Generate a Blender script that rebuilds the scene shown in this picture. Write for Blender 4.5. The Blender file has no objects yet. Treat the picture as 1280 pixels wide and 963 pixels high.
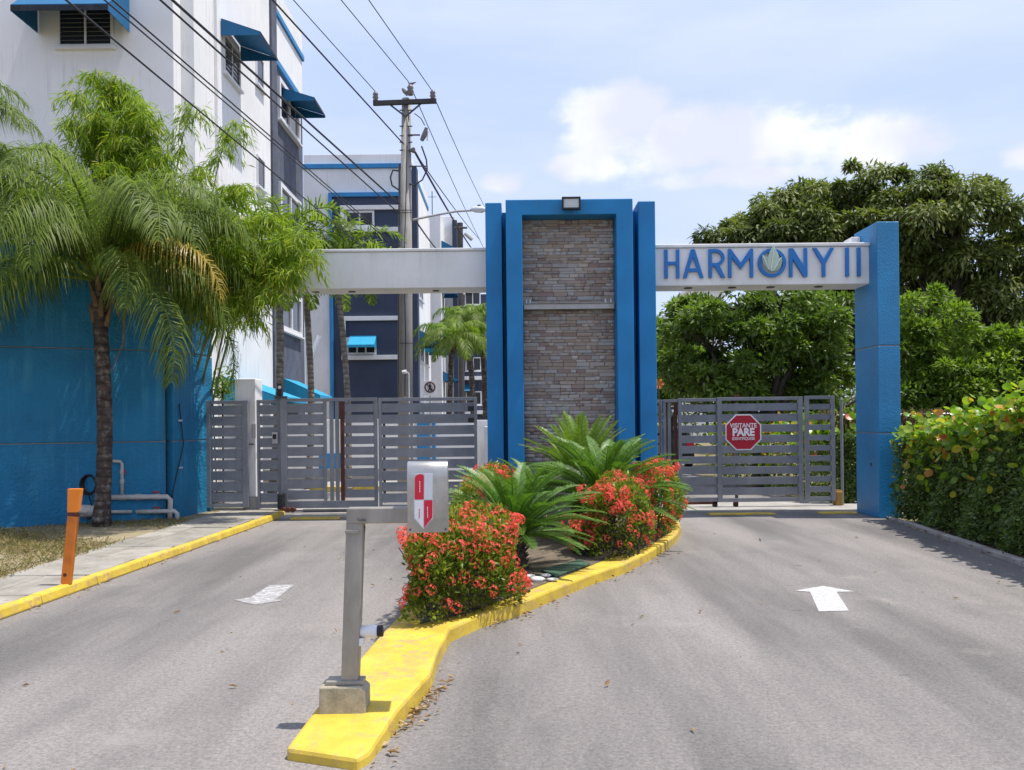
import bpy, math, random
import numpy as np
from mathutils import Vector, Matrix
random.seed(7)
RNG = np.random.default_rng(7)
SC = bpy.context.scene
COL = SC.collection
rad = math.radians

# ------------------------------------------------------------------ camera
F, CX, HY, EYE, ROLL = 1100.0, 640.0, 530.0, 1.6, rad(0.6)
cam_d = bpy.data.cameras.new('camera')
cam_d.sensor_fit = 'HORIZONTAL'; cam_d.sensor_width = 36.0
cam_d.lens = F * 36.0 / 1280.0
cam_d.shift_y = (HY - 481.5) / 1280.0
cam_d.clip_start = 0.05; cam_d.clip_end = 3000
cam = bpy.data.objects.new('camera', cam_d); COL.objects.link(cam)
cam.matrix_world = Matrix.Translation((0, 0, EYE)) @ Matrix.Rotation(rad(90), 4, 'X') @ Matrix.Rotation(-ROLL, 4, 'Z')
SC.camera = cam

def uv(px, py):
    u, v = px - CX, HY - py
    return u * math.cos(ROLL) + v * math.sin(ROLL), -u * math.sin(ROLL) + v * math.cos(ROLL)
def P(px, py, Y):                       # the point at distance Y seen at that pixel of the photograph
    u, v = uv(px, py)
    return Vector((u / F * Y, Y, EYE + v / F * Y))
def G(px, py, z=0.0):                   # the point at height z seen at that pixel
    u, v = uv(px, py)
    Y = (z - EYE) * F / v
    return Vector((u / F * Y, Y, z))

# ------------------------------------------------------------------ light
SUN_DIR = Vector((0.32, -0.035, 0.94)).normalized()
w = bpy.data.worlds.new('World'); SC.world = w; w.use_nodes = True
nt = w.node_tree; nt.nodes.clear()
def N(t, kind, **kw):
    n = t.nodes.new(kind)
    for k, v in kw.items():
        if hasattr(n, k): setattr(n, k, v)
        else: n.inputs[k].default_value = v
    return n
out = N(nt, 'ShaderNodeOutputWorld'); bg = N(nt, 'ShaderNodeBackground')
bg.inputs['Strength'].default_value = 0.115
sky = N(nt, 'ShaderNodeTexSky'); sky.sky_type = 'NISHITA'; sky.sun_disc = False
sky.sun_elevation = math.asin(SUN_DIR.z); sky.sun_rotation = math.atan2(SUN_DIR.x, SUN_DIR.y)
sky.air_density = 1.0; sky.dust_density = 1.0; sky.ozone_density = 1.5
L = nt.links.new
tc = N(nt, 'ShaderNodeTexCoord')
def vmath(op, a, b=None):
    n = nt.nodes.new('ShaderNodeVectorMath'); n.operation = op
    for i, x in enumerate((a, b)):
        if x is None: continue
        if hasattr(x, 'links'): L(x, n.inputs[i])
        else: n.inputs[i].default_value = x
    return n
def fmath(t, op, a, b=None, clamp=False):
    n = t.nodes.new('ShaderNodeMath'); n.operation = op; n.use_clamp = clamp
    for i, x in enumerate((a, b)):
        if x is None: continue
        if hasattr(x, 'links'): t.links.new(x, n.inputs[i])
        else: n.inputs[i].default_value = x
    return n.outputs[0]
dirv = tc.outputs['Generated']
def blob(px, py, sx, sy):               # soft mass of cloud round one direction of the sky
    u, v = uv(px, py); c = Vector((u, F, v)).normalized()
    d = vmath('SUBTRACT', dirv, tuple(c))
    s = vmath('MULTIPLY', d.outputs[0], (F / sx, F / sx, F / sy))
    ln = vmath('LENGTH', s.outputs[0])
    return fmath(nt, 'SUBTRACT', 1.0, ln.outputs['Value'])
def wmax(lst):
    r = lst[0]
    for q in lst[1:]: r = fmath(nt, 'MAXIMUM', r, q)
    return r
cum = wmax([blob(765, 155, 105, 62), blob(860, 175, 130, 56), blob(985, 185, 160, 52), blob(1110, 172, 105, 50),
            blob(740, 205, 62, 26), blob(950, 218, 170, 26), blob(1290, 190, 60, 32), blob(625, 232, 40, 18),
            blob(80, -150, 300, 70), blob(1600, 90, 240, 60), blob(-500, 150, 300, 70)])
n1 = N(nt, 'ShaderNodeTexNoise'); n1.inputs['Scale'].default_value = 9.0; n1.inputs['Detail'].default_value = 9.0; n1.inputs['Roughness'].default_value = 0.58
L(vmath('MULTIPLY', dirv, (1, 1, 1.7)).outputs[0], n1.inputs['Vector'])
n2 = N(nt, 'ShaderNodeTexNoise'); n2.inputs['Scale'].default_value = 2.2; n2.inputs['Detail'].default_value = 6.0; n2.inputs['Roughness'].default_value = 0.55
L(vmath('MULTIPLY', dirv, (1, 1, 4.5)).outputs[0], n2.inputs['Vector'])
dens = fmath(nt, 'ADD', cum, fmath(nt, 'MULTIPLY', fmath(nt, 'SUBTRACT', n1.outputs['Fac'], 0.5), 2.1))
mr = N(nt, 'ShaderNodeMapRange'); mr.interpolation_type = 'SMOOTHSTEP'
mr.inputs['From Min'].default_value = 0.16; mr.inputs['From Max'].default_value = 0.72
L(dens, mr.inputs['Value'])
veil = N(nt, 'ShaderNodeMapRange'); veil.inputs['From Min'].default_value = 0.38; veil.inputs['From Max'].default_value = 0.72
veil.inputs['To Min'].default_value = 0.22; veil.inputs['To Max'].default_value = 0.7
L(n2.outputs['Fac'], veil.inputs['Value'])
m1 = N(nt, 'ShaderNodeMix'); m1.data_type = 'RGBA'; m1.inputs['B'].default_value = (6.9, 7.5, 9.0, 1)
m1.inputs[7].default_value = (5.7, 6.1, 7.7, 1)
hz = nt.nodes.new('ShaderNodeMix'); hz.data_type = 'RGBA'; hz.inputs[0].default_value = 0.75
L(sky.outputs[0], hz.inputs[6]); hz.inputs[7].default_value = (3.9, 4.95, 7.9, 1)
L(veil.outputs[0], m1.inputs[0]); L(hz.outputs[2], m1.inputs[6])
shade = N(nt, 'ShaderNodeMapRange'); shade.inputs['From Min'].default_value = 0.40; shade.inputs['From Max'].default_value = 0.60
n3 = N(nt, 'ShaderNodeTexNoise'); n3.inputs['Scale'].default_value = 6.0; n3.inputs['Detail'].default_value = 5.0
L(dirv, n3.inputs['Vector']); L(n3.outputs['Fac'], shade.inputs['Value'])
cc = N(nt, 'ShaderNodeMix'); cc.data_type = 'RGBA'
cc.inputs[6].default_value = (5.5, 5.65, 6.6, 1); cc.inputs[7].default_value = (7.6, 7.6, 7.9, 1)
L(shade.outputs[0], cc.inputs[0])
m2 = N(nt, 'ShaderNodeMix'); m2.data_type = 'RGBA'
L(fmath(nt, 'MULTIPLY', mr.outputs[0], 0.88), m2.inputs[0]); L(m1.outputs[2], m2.inputs[6]); L(cc.outputs[2], m2.inputs[7])
L(m2.outputs[2], bg.inputs['Color']); L(bg.outputs[0], out.inputs['Surface'])

sl = bpy.data.lights.new('sun', 'SUN'); sl.energy = 4.3; sl.angle = rad(0.55); sl.color = (1.0, 0.95, 0.88)
so = bpy.data.objects.new('sun', sl); COL.objects.link(so)
so.rotation_euler = (-SUN_DIR).to_track_quat('-Z', 'Y').to_euler(); so.location = (5, 0, 30)
SC.view_settings.view_transform = 'Standard'; SC.view_settings.look = 'None'
SC.view_settings.exposure = 0.42; SC.view_settings.gamma = 1.0

# ------------------------------------------------------------------ materials
MATS = {}
def ramp(t, fac, stops):
    r = t.nodes.new('ShaderNodeValToRGB')
    el = r.color_ramp.elements
    while len(el) < len(stops): el.new(0.5)
    for e, (p, c) in zip(el, stops): e.position = p; e.color = (*c, 1)
    t.links.new(fac, r.inputs[0]); return r.outputs[0]
def mixc(t, fac, a, b, blend='MIX'):
    m = t.nodes.new('ShaderNodeMix'); m.data_type = 'RGBA'; m.blend_type = blend
    for i, x in ((0, fac), (6, a), (7, b)):
        if hasattr(x, 'links'): t.links.new(x, m.inputs[i])
        elif i: m.inputs[i].default_value = (*x, 1)
        else: m.inputs[0].default_value = x
    return m.outputs[2]
def noise(t, scale, detail=4, rough=0.55, sc3=(1, 1, 1), coord='Object'):
    c = t.nodes.new('ShaderNodeTexCoord'); mp = t.nodes.new('ShaderNodeMapping')
    mp.inputs['Scale'].default_value = sc3
    t.links.new(c.outputs[coord], mp.inputs[0])
    n = t.nodes.new('ShaderNodeTexNoise'); n.inputs['Scale'].default_value = scale
    n.inputs['Detail'].default_value = detail; n.inputs['Roughness'].default_value = rough
    t.links.new(mp.outputs[0], n.inputs['Vector']); return n.outputs['Fac']
def newmat(name):
    m = bpy.data.materials.new(name); m.use_nodes = True
    t = m.node_tree; b = t.nodes['Principled BSDF']; MATS[name] = m
    return m, t, b
def bump(t, b, h, strength=0.3, dist=0.01):
    n = t.nodes.new('ShaderNodeBump'); n.inputs['Strength'].default_value = strength
    n.inputs['Distance'].default_value = dist
    t.links.new(h, n.inputs['Height']); t.links.new(n.outputs[0], b.inputs['Normal'])
def paint(name, col, rough=0.6, var=0.25, scale=2.0, streak=0.0, streakcol=(0.3, 0.28, 0.25), bs=0.15, bscale=40, bd=0.004, metal=0.0, spec=0.4):
    """painted or bare surface: broad tone drift, vertical rain streaks, fine relief"""
    m, t, b = newmat(name)
    a = noise(t, scale, 5, 0.6)
    dark = tuple(c * (1 - var) for c in col); lite = tuple(min(1, c * (1 + var * .55)) for c in col)
    c = ramp(t, a, [(0.3, dark), (0.7, lite)])
    if streak:
        s = noise(t, 1.0, 6, 0.65, (7, 7, 0.5))
        s2 = noise(t, 1.3, 3, 0.5)
        f = ramp(t, s, [(0.5, (0, 0, 0)), (0.72, (1, 1, 1))])
        f2 = ramp(t, s2, [(0.42, (0, 0, 0)), (0.62, (1, 1, 1))])
        c = mixc(t, fmath(t, 'MULTIPLY', fmath(t, 'MULTIPLY', f, f2), streak), c, streakcol)
    t.links.new(c, b.inputs['Base Color'])
    b.inputs['Roughness'].default_value = rough; b.inputs['Metallic'].default_value = metal
    b.inputs['Specular IOR Level'].default_value = spec
    if bs: bump(t, b, noise(t, bscale, 4, 0.6), bs, bd)
    return m
BLUE = (0.008, 0.19, 0.44)
paint('blue_paint', BLUE, 0.55, 0.22, 1.1, 0.55, (0.025, 0.135, 0.27), 0.25, 70, 0.004)
paint('blue_stucco', (0.010, 0.185, 0.36), 0.6, 0.3, 0.8, 0.8, (0.06, 0.31, 0.47), 0.9, 22, 0.03)  # streaks paler than the blue base
paint('blue_rough', (0.008, 0.20, 0.43), 0.42, 0.18, 1.2, 0.3, (0.02, 0.12, 0.27), 0.8, 38, 0.014, spec=.6)
paint('joint_grey', (0.28, 0.26, 0.24), 0.8)
paint('white_wall', (0.80, 0.79, 0.77), 0.8, 0.10, 0.5, 0.6, (0.48, 0.47, 0.45), 0.25, 30, 0.005)
paint('beam_white', (0.78, 0.77, 0.74), 0.75, 0.10, 1.6, 0.5, (0.42, 0.42, 0.41), 0.3, 25, 0.006)
paint('coping', (0.74, 0.73, 0.71), 0.8, 0.15, 3, 0.4, (0.35, 0.34, 0.32))
paint('navy_paint', (0.04, 0.055, 0.095), 0.7, 0.2, 0.8, 0.3, (0.07, 0.08, 0.12), 0.2, 30, 0.004)
paint('slate_stucco', (0.095, 0.105, 0.14), 0.85, 0.35, 1.4, 0.6, (0.17, 0.18, 0.22), 0.8, 12, 0.02)
paint('trim_blue', (0.03, 0.22, 0.48), 0.6, 0.1)
paint('awning_blue', (0.008, 0.12, 0.27), 0.65, 0.12, 3)
paint('awning_cyan', (0.02, 0.30, 0.50), 0.55, 0.12, 3)
paint('awning_dark', (0.02, 0.025, 0.035), 0.8, 0.3, 6, .4, (0.12, 0.12, 0.12))
paint('frame_white', (0.72, 0.72, 0.72), 0.5, 0.08)
paint('concrete', (0.36, 0.34, 0.31), 0.85, 0.25, 3, 0.4, (0.2, 0.19, 0.17), 0.5, 40, 0.006)
paint('concrete_pole', (0.33, 0.31, 0.28), 0.85, 0.22, 1.5, 0.5, (0.16, 0.15, 0.13), 0.5, 30, 0.008)
paint('letter_blue', (0.012, 0.155, 0.46), 0.45, 0.06, 4)
paint('black', (0.015, 0.015, 0.017), 0.5, 0.2)
paint('dark_metal', (0.07, 0.07, 0.075), 0.5, 0.25, 5)
paint('rust', (0.10, 0.03, 0.02), 0.75, 0.4, 6)
paint('pvc', (0.55, 0.52, 0.47), 0.45, 0.2, 9)
paint('valve_red', (0.42, 0.06, 0.05), 0.5, 0.2)
paint('insulator', (0.18, 0.16, 0.15), 0.3, 0.2)
paint('cable', (0.03, 0.03, 0.033), 0.6, 0.2)
paint('wood_arm', (0.06, 0.055, 0.05), 0.8, 0.3)
paint('white_plastic', (0.75, 0.74, 0.72), 0.35, 0.05)
paint('block_concrete', (0.40, 0.355, 0.26), 0.85, 0.3, 14, 0.5, (0.16, 0.14, 0.10), 0.9, 60, 0.008)
paint('orange', (0.60, 0.17, 0.015), 0.5, 0.22, 9, 0.5, (0.35, 0.10, 0.02), 0.4, 30, 0.004)
paint('orange_bright', (0.78, 0.22, 0.015), 0.4, 0.08, 9)
paint('sign_red', (0.42, 0.012, 0.03), 0.35, 0.06)
paint('sign_white', (0.78, 0.77, 0.76), 0.4, 0.04)
paint('soft_red', (0.62, 0.015, 0.04), 0.4, 0.05)
paint('silver', (0.62, 0.64, 0.66), 0.35, 0.06)
paint('rail_grey', (0.40, 0.39, 0.37), 0.45, 0.12, 6, metal=.3)
paint('road_white', (0.66, 0.65, 0.64), 0.8, 0.15, 9)
paint('soil', (0.17, 0.135, 0.095), 0.95, 0.5, 8, 0, bs=1.0, bscale=50, bd=0.02)
paint('leaf_emblem', (0.30, 0.42, 0.34), 0.6, 0.12, 8)
paint('leaf_emblem_pale', (0.42, 0.54, 0.44), 0.6, 0.12, 8)
paint('mat_green', (0.05, 0.10, 0.065), 0.85, 0.4, 9)
paint('car_body', (0.12, 0.125, 0.14), 0.25, 0.05, metal=.4)
paint('rubber', (0.02, 0.02, 0.02), 0.8)
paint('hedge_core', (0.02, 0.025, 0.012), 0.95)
paint('marble', (0.62, 0.61, 0.59), 0.8, 0.2, 20)

m, t, b = newmat('gate_paint')
a = noise(t, 3, 5); c = ramp(t, a, [(0.3, (0.165, 0.172, 0.188)), (0.7, (0.235, 0.243, 0.26))])
f = ramp(t, noise(t, 9, 6, .7), [(0.62, (0, 0, 0)), (0.75, (1, 1, 1))])
c = mixc(t, fmath(t, 'MULTIPLY', f, 0.35), c, (0.26, 0.25, 0.24))
t.links.new(c, b.inputs['Base Color']); b.inputs['Roughness'].default_value = 0.42; b.inputs['Metallic'].default_value = 0.15
bump(t, b, noise(t, 60), 0.12, 0.003)

m, t, b = newmat('glass')
b.inputs['Base Color'].default_value = (0.025, 0.028, 0.032, 1); b.inputs['Roughness'].default_value = 0.12
m, t, b = newmat('lamp_glass')
b.inputs['Base Color'].default_value = (0.55, 0.58, 0.55, 1); b.inputs['Roughness'].default_value = 0.15

m, t, b = newmat('brushed_steel')
c0 = noise(t, 12, 5, .6, (1, 1, 1)); c = ramp(t, c0, [(0.3, (0.40, 0.385, 0.35)), (0.7, (0.55, 0.53, 0.49))])
t.links.new(c, b.inputs['Base Color']); b.inputs['Metallic'].default_value = 0.85
rr = ramp(t, noise(t, 40, 3, .5, (0.4, 0.4, 12)), [(0.3, (0.28,) * 3), (0.7, (0.46,) * 3)])
t.links.new(rr, b.inputs['Roughness']); bump(t, b, noise(t, 60, 3, .5, (1, 1, 18)), 0.08, 0.002)
m, t, b = newmat('post_steel')
c = ramp(t, noise(t, 7, 6, .65, (1, 1, .35)), [(0.3, (0.24, 0.22, 0.18)), (0.7, (0.40, 0.37, 0.32))])
t.links.new(c, b.inputs['Base Color']); b.inputs['Metallic'].default_value = 0.5; b.inputs['Roughness'].default_value = 0.5
bump(t, b, noise(t, 90), 0.2, 0.002)

# asphalt: aggregate speckle, tyre-worn lanes, stains, cracks
m, t, b = newmat('asphalt')
sp = noise(t, 62, 8, 0.9); md = noise(t, 14, 6, 0.7); lg = noise(t, 0.75, 5, 0.6, (1, .14, 1)); lg2 = noise(t, 1.7, 5, .6)
c = ramp(t, sp, [(0.38, (0.06, 0.057, 0.053)), (0.5, (0.20, 0.188, 0.178)), (0.62, (0.44, 0.42, 0.40))])
c = mixc(t, 0.45, c, ramp(t, noise(t, 34, 4, .7), [(0.38, (0.10, 0.094, 0.087)), (0.60, (0.30, 0.283, 0.267))]))
c = mixc(t, 0.25, c, ramp(t, md, [(0.3, (0.155, 0.144, 0.138)), (0.7, (0.245, 0.23, 0.22))]))
c = mixc(t, 1.0, c, ramp(t, lg, [(0.38, (0.58, 0.57, 0.56)), (0.5, (0.88, 0.855, 0.835)), (0.62, (1.12, 1.08, 1.05))]), 'MULTIPLY')
c = mixc(t, fmath(t, 'MULTIPLY', ramp(t, lg2, [(0.55, (0, 0, 0)), (0.75, (1, 1, 1))]), 0.35), c, (0.10, 0.095, 0.09))
c = mixc(t, fmath(t, 'MULTIPLY', ramp(t, noise(t, 3.1, 8, .75), [(0.62, (0, 0, 0)), (0.70, (1, 1, 1))]), 0.5), c, (0.085, 0.08, 0.075))
c = mixc(t, fmath(t, 'MULTIPLY', ramp(t, noise(t, 5.5, 4, .5, (.5, 1.6, 1)), [(0.70, (0, 0, 0)), (0.74, (1, 1, 1))]), 0.6), c, (0.07, 0.066, 0.06))
c = mixc(t, fmath(t, 'MULTIPLY', ramp(t, noise(t, .8, 6, .7), [(0.58, (0, 0, 0)), (0.72, (1, 1, 1))]), 0.45), c, (0.33, 0.30, 0.265))
t.links.new(c, b.inputs['Base Color']); b.inputs['Roughness'].default_value = 0.86
hh = fmath(t, 'ADD', sp, fmath(t, 'MULTIPLY', md, 0.6)); bump(t, b, hh, 0.55, 0.006)

# yellow kerb paint: scuffed through to concrete, rust-brown scrapes
m, t, b = newmat('kerb_yellow')
a = noise(t, 4, 5, .6); c = ramp(t, a, [(0.3, (0.50, 0.345, 0.03)), (0.7, (0.72, 0.52, 0.06))])
f = ramp(t, noise(t, 11, 8, .72), [(0.52, (0, 0, 0)), (0.60, (1, 1, 1))])
f2 = ramp(t, noise(t, 1.6, 3), [(0.38, (0, 0, 0)), (0.56, (1, 1, 1))])
c = mixc(t, fmath(t, 'MULTIPLY', fmath(t, 'MULTIPLY', f, f2), 0.9), c, (0.46, 0.29, 0.15))
f3 = ramp(t, noise(t, 26, 6, .7), [(0.66, (0, 0, 0)), (0.70, (1, 1, 1))])
c = mixc(t, fmath(t, 'MULTIPLY', f3, 0.6), c, (0.30, 0.25, 0.17))
f4 = ramp(t, noise(t, 3.2, 6, .7, (1, .35, 1)), [(0.52, (0, 0, 0)), (0.68, (1, 1, 1))])
c = mixc(t, fmath(t, 'MULTIPLY', f4, 0.7), c, (0.36, 0.27, 0.10))
t.links.new(c, b.inputs['Base Color']); b.inputs['Roughness'].default_value = 0.6
bump(t, b, noise(t, 30, 6, .7), 0.6, 0.008)

m, t, b = newmat('slab_concrete')
c = ramp(t, noise(t, 3, 7, .7), [(0.3, (0.20, 0.185, 0.155)), (0.7, (0.40, 0.375, 0.33))])
oi = t.nodes.new('ShaderNodeObjectInfo')
c = mixc(t, 1.0, c, ramp(t, oi.outputs['Random'], [(0, (0.82, 0.82, 0.80)), (1, (1.08, 1.06, 1.04))]), 'MULTIPLY')
c = mixc(t, fmath(t, 'MULTIPLY', ramp(t, noise(t, 9, 7, .75), [(0.58, (0, 0, 0)), (0.70, (1, 1, 1))]), 0.6), c, (0.11, 0.095, 0.07))
t.links.new(c, b.inputs['Base Color']); b.inputs['Roughness'].default_value = 0.9; bump(t, b, noise(t, 45, 6, .7), 0.5, 0.006)

m, t, b = newmat('ground_earth')
c = ramp(t, noise(t, 1.2, 8, .7), [(0.3, (0.10, 0.085, 0.04)), (0.5, (0.20, 0.16, 0.085)), (0.7, (0.12, 0.13, 0.04))])
t.links.new(c, b.inputs['Base Color']); b.inputs['Roughness'].default_value = 0.95; bump(t, b, noise(t, 20, 8, .7), 1, 0.03)

# ledge stone: each stone its own tone
m, t, b = newmat('ledge_stone')
at = t.nodes.new('ShaderNodeAttribute'); at.attribute_name = 'rnd'; oi = t.nodes.new('ShaderNodeObjectInfo')
v = fmath(t, 'FRACT', fmath(t, 'ADD', at.outputs['Fac'], oi.outputs['Random']))
c = ramp(t, v, [(0.0, (0.32, 0.25, 0.195)), (0.25, (0.44, 0.37, 0.30)), (0.45, (0.30, 0.215, 0.185)), (0.62, (0.40, 0.40, 0.39)), (0.8, (0.52, 0.46, 0.40)), (1.0, (0.27, 0.235, 0.21))])
c = mixc(t, 1.0, c, ramp(t, noise(t, 18, 6, .7, (1, 1, 2.5)), [(0.25, (0.6, 0.6, 0.6)), (0.75, (1.25, 1.22, 1.2))]), 'MULTIPLY')
t.links.new(c, b.inputs['Base Color']); b.inputs['Roughness'].default_value = 0.85; bump(t, b, noise(t, 30, 6, .7), 0.8, 0.012)

m, t, b = newmat('palm_bark')
wv = t.nodes.new('ShaderNodeTexWave'); wv.bands_direction = 'Z'; wv.inputs['Scale'].default_value = 2.6; wv.inputs['Distortion'].default_value = 3.0; wv.inputs['Detail'].default_value = 3
tcx = t.nodes.new('ShaderNodeTexCoord'); t.links.new(tcx.outputs['Object'], wv.inputs['Vector'])
c = ramp(t, noise(t, 7, 7, .7), [(0.3, (0.03, 0.022, 0.018)), (0.52, (0.085, 0.062, 0.05)), (0.68, (0.27, 0.24, 0.20))])
c = mixc(t, 1.0, c, ramp(t, wv.outputs['Fac'], [(0.0, (0.6, 0.57, 0.55)), (0.3, (1, 1, 1))]), 'MULTIPLY')
t.links.new(c, b.inputs['Base Color']); b.inputs['Roughness'].default_value = 0.9
bump(t, b, fmath(t, 'ADD', wv.outputs['Fac'], noise(t, 20, 6, .7)), 0.8, 0.02)
m, t, b = newmat('palm_bark_pale')
wv = t.nodes.new('ShaderNodeTexWave'); wv.bands_direction = 'Z'; wv.inputs['Scale'].default_value = 2.6; wv.inputs['Distortion'].default_value = 3.0; wv.inputs['Detail'].default_value = 3
tcx = t.nodes.new('ShaderNodeTexCoord'); t.links.new(tcx.outputs['Object'], wv.inputs['Vector'])
c = ramp(t, noise(t, 7, 7, .7), [(0.3, (0.12, 0.10, 0.08)), (0.52, (0.22, 0.19, 0.155)), (0.68, (0.36, 0.33, 0.29))])
c = mixc(t, 1.0, c, ramp(t, wv.outputs['Fac'], [(0.0, (0.6, 0.57, 0.55)), (0.3, (1, 1, 1))]), 'MULTIPLY')
t.links.new(c, b.inputs['Base Color']); b.inputs['Roughness'].default_value = 0.9
bump(t, b, fmath(t, 'ADD', wv.outputs['Fac'], noise(t, 20, 6, .7)), 0.8, 0.02)
paint('bark', (0.085, 0.07, 0.055), 0.9, 0.4, 5, 0, bs=1, bscale=16, bd=0.03)
paint('block_ochre', (0.30, 0.17, 0.04), 0.85, 0.3, 9)
paint('culm', (0.16, 0.20, 0.06), 0.5, 0.3, 3)
paint('dead_fibre', (0.17, 0.11, 0.06), 0.9, 0.4, 9)

def leafmat(name, stops, trans=0.35, rough=0.42, spec=0.45, orand=0.0):
    m, t, b = newmat(name)
    at = t.nodes.new('ShaderNodeAttribute'); at.attribute_name = 'rnd'; oi = t.nodes.new('ShaderNodeObjectInfo')
    v = fmath(t, 'FRACT', fmath(t, 'ADD', fmath(t, 'MULTIPLY', at.outputs['Fac'], .999), fmath(t, 'MULTIPLY', oi.outputs['Random'], orand)))
    c = ramp(t, v, stops)
    t.links.new(c, b.inputs['Base Color']); b.inputs['Roughness'].default_value = rough
    b.inputs['Specular IOR Level'].default_value = spec
    tr = t.nodes.new('ShaderNodeBsdfTranslucent')
    tcol = mixc(t, 1.0, c, (1.5, 1.75, 0.7), 'MULTIPLY'); t.links.new(tcol, tr.inputs['Color'])
    mx = t.nodes.new('ShaderNodeMixShader'); mx.inputs[0].default_value = trans
    t.links.new(b.outputs[0], mx.inputs[1]); t.links.new(tr.outputs[0], mx.inputs[2])
    t.links.new(mx.outputs[0], t.nodes['Material Output'].inputs['Surface'])
    return m
leafmat('palm_leaf', [(0, (0.07, 0.11, 0.018)), (0.5, (0.14, 0.195, 0.035)), (0.85, (0.22, 0.27, 0.055)), (1, (0.30, 0.32, 0.09))], .42, .5, .25)
leafmat('palm_leaf_yellow', [(0, (0.30, 0.22, 0.03)), (0.5, (0.42, 0.30, 0.05)), (1, (0.24, 0.20, 0.04))], .3)
leafmat('bamboo_leaf', [(0, (0.101, 0.172, 0.014)), (0.5, (0.202, 0.287, 0.021)), (0.85, (0.316, 0.380, 0.031)), (1, (0.430, 0.391, 0.052))], .45, .5, .3)
leafmat('mango_leaf', [(0, (0.066, 0.091, 0.023)), (0.45, (0.125, 0.154, 0.038)), (0.8, (0.191, 0.217, 0.057)), (0.93, (0.279, 0.266, 0.088)), (1, (0.235, 0.336, 0.050))], .3, .5, .3)
leafmat('green_leaf', [(0, (0.06, 0.10, 0.018)), (0.5, (0.12, 0.18, 0.03)), (0.85, (0.18, 0.25, 0.045)), (1, (0.26, 0.30, 0.08))], .35, .45, .4)
leafmat('bright_leaf', [(0, (0.085, 0.14, 0.018)), (0.5, (0.165, 0.24, 0.03)), (1, (0.26, 0.34, 0.05))], .38, .5, .3)
leafmat('cycad_leaf', [(0, (0.050, 0.115, 0.017)), (0.5, (0.099, 0.196, 0.027)), (1, (0.156, 0.270, 0.036))], .2, .42, .45)
leafmat('cycad_leaf_pale', [(0, (0.110, 0.188, 0.023)), (0.5, (0.179, 0.275, 0.034)), (1, (0.261, 0.362, 0.056))], .2, .3, .6)
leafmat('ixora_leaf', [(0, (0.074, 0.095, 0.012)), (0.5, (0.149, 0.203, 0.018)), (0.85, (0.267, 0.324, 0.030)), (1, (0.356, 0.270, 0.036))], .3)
leafmat('ixora_petal', [(0, (0.74, 0.09, 0.065)), (0.5, (0.85, 0.20, 0.15)), (1, (0.88, 0.34, 0.27))], .25, .6, .2)
leafmat('ficus_leaf', [(0, (0.050, 0.080, 0.022)), (0.5, (0.109, 0.168, 0.036)), (0.9, (0.218, 0.304, 0.065)), (1, (0.202, 0.128, 0.058))], .25)
leafmat('grape_leaf', [(0, (0.10, 0.19, 0.018)), (0.45, (0.20, 0.32, 0.03)), (0.76, (0.33, 0.40, 0.035)), (0.87, (0.46, 0.38, 0.05)), (0.95, (0.48, 0.18, 0.03)), (1, (0.48, 0.06, 0.03))], .35, .35, .5, .97)
leafmat('dry_grass', [(0, (0.16, 0.12, 0.05)), (0.5, (0.28, 0.22, 0.10)), (0.8, (0.22, 0.20, 0.08)), (1, (0.09, 0.13, 0.03))], .2, .8, .1)
m, t, b = newmat('verge_earth')
c = ramp(t, noise(t, 2.2, 8, .7), [(0.3, (0.16, 0.12, 0.07)), (0.5, (0.34, 0.28, 0.17)), (0.7, (0.26, 0.215, 0.13))])
t.links.new(c, b.inputs['Base Color']); b.inputs['Roughness'].default_value = 0.95; bump(t, b, noise(t, 40, 8, .7), 1, 0.02)
leafmat('dry_leaf', [(0, (0.14, 0.07, 0.03)), (0.5, (0.30, 0.18, 0.09)), (1, (0.45, 0.33, 0.20))], .15, .7, .2)
leafmat('dry_vine', [(0, (0.060, 0.042, 0.027)), (0.6, (0.150, 0.105, 0.063)), (1, (0.100, 0.120, 0.036))], .1, .9, .1)
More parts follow.
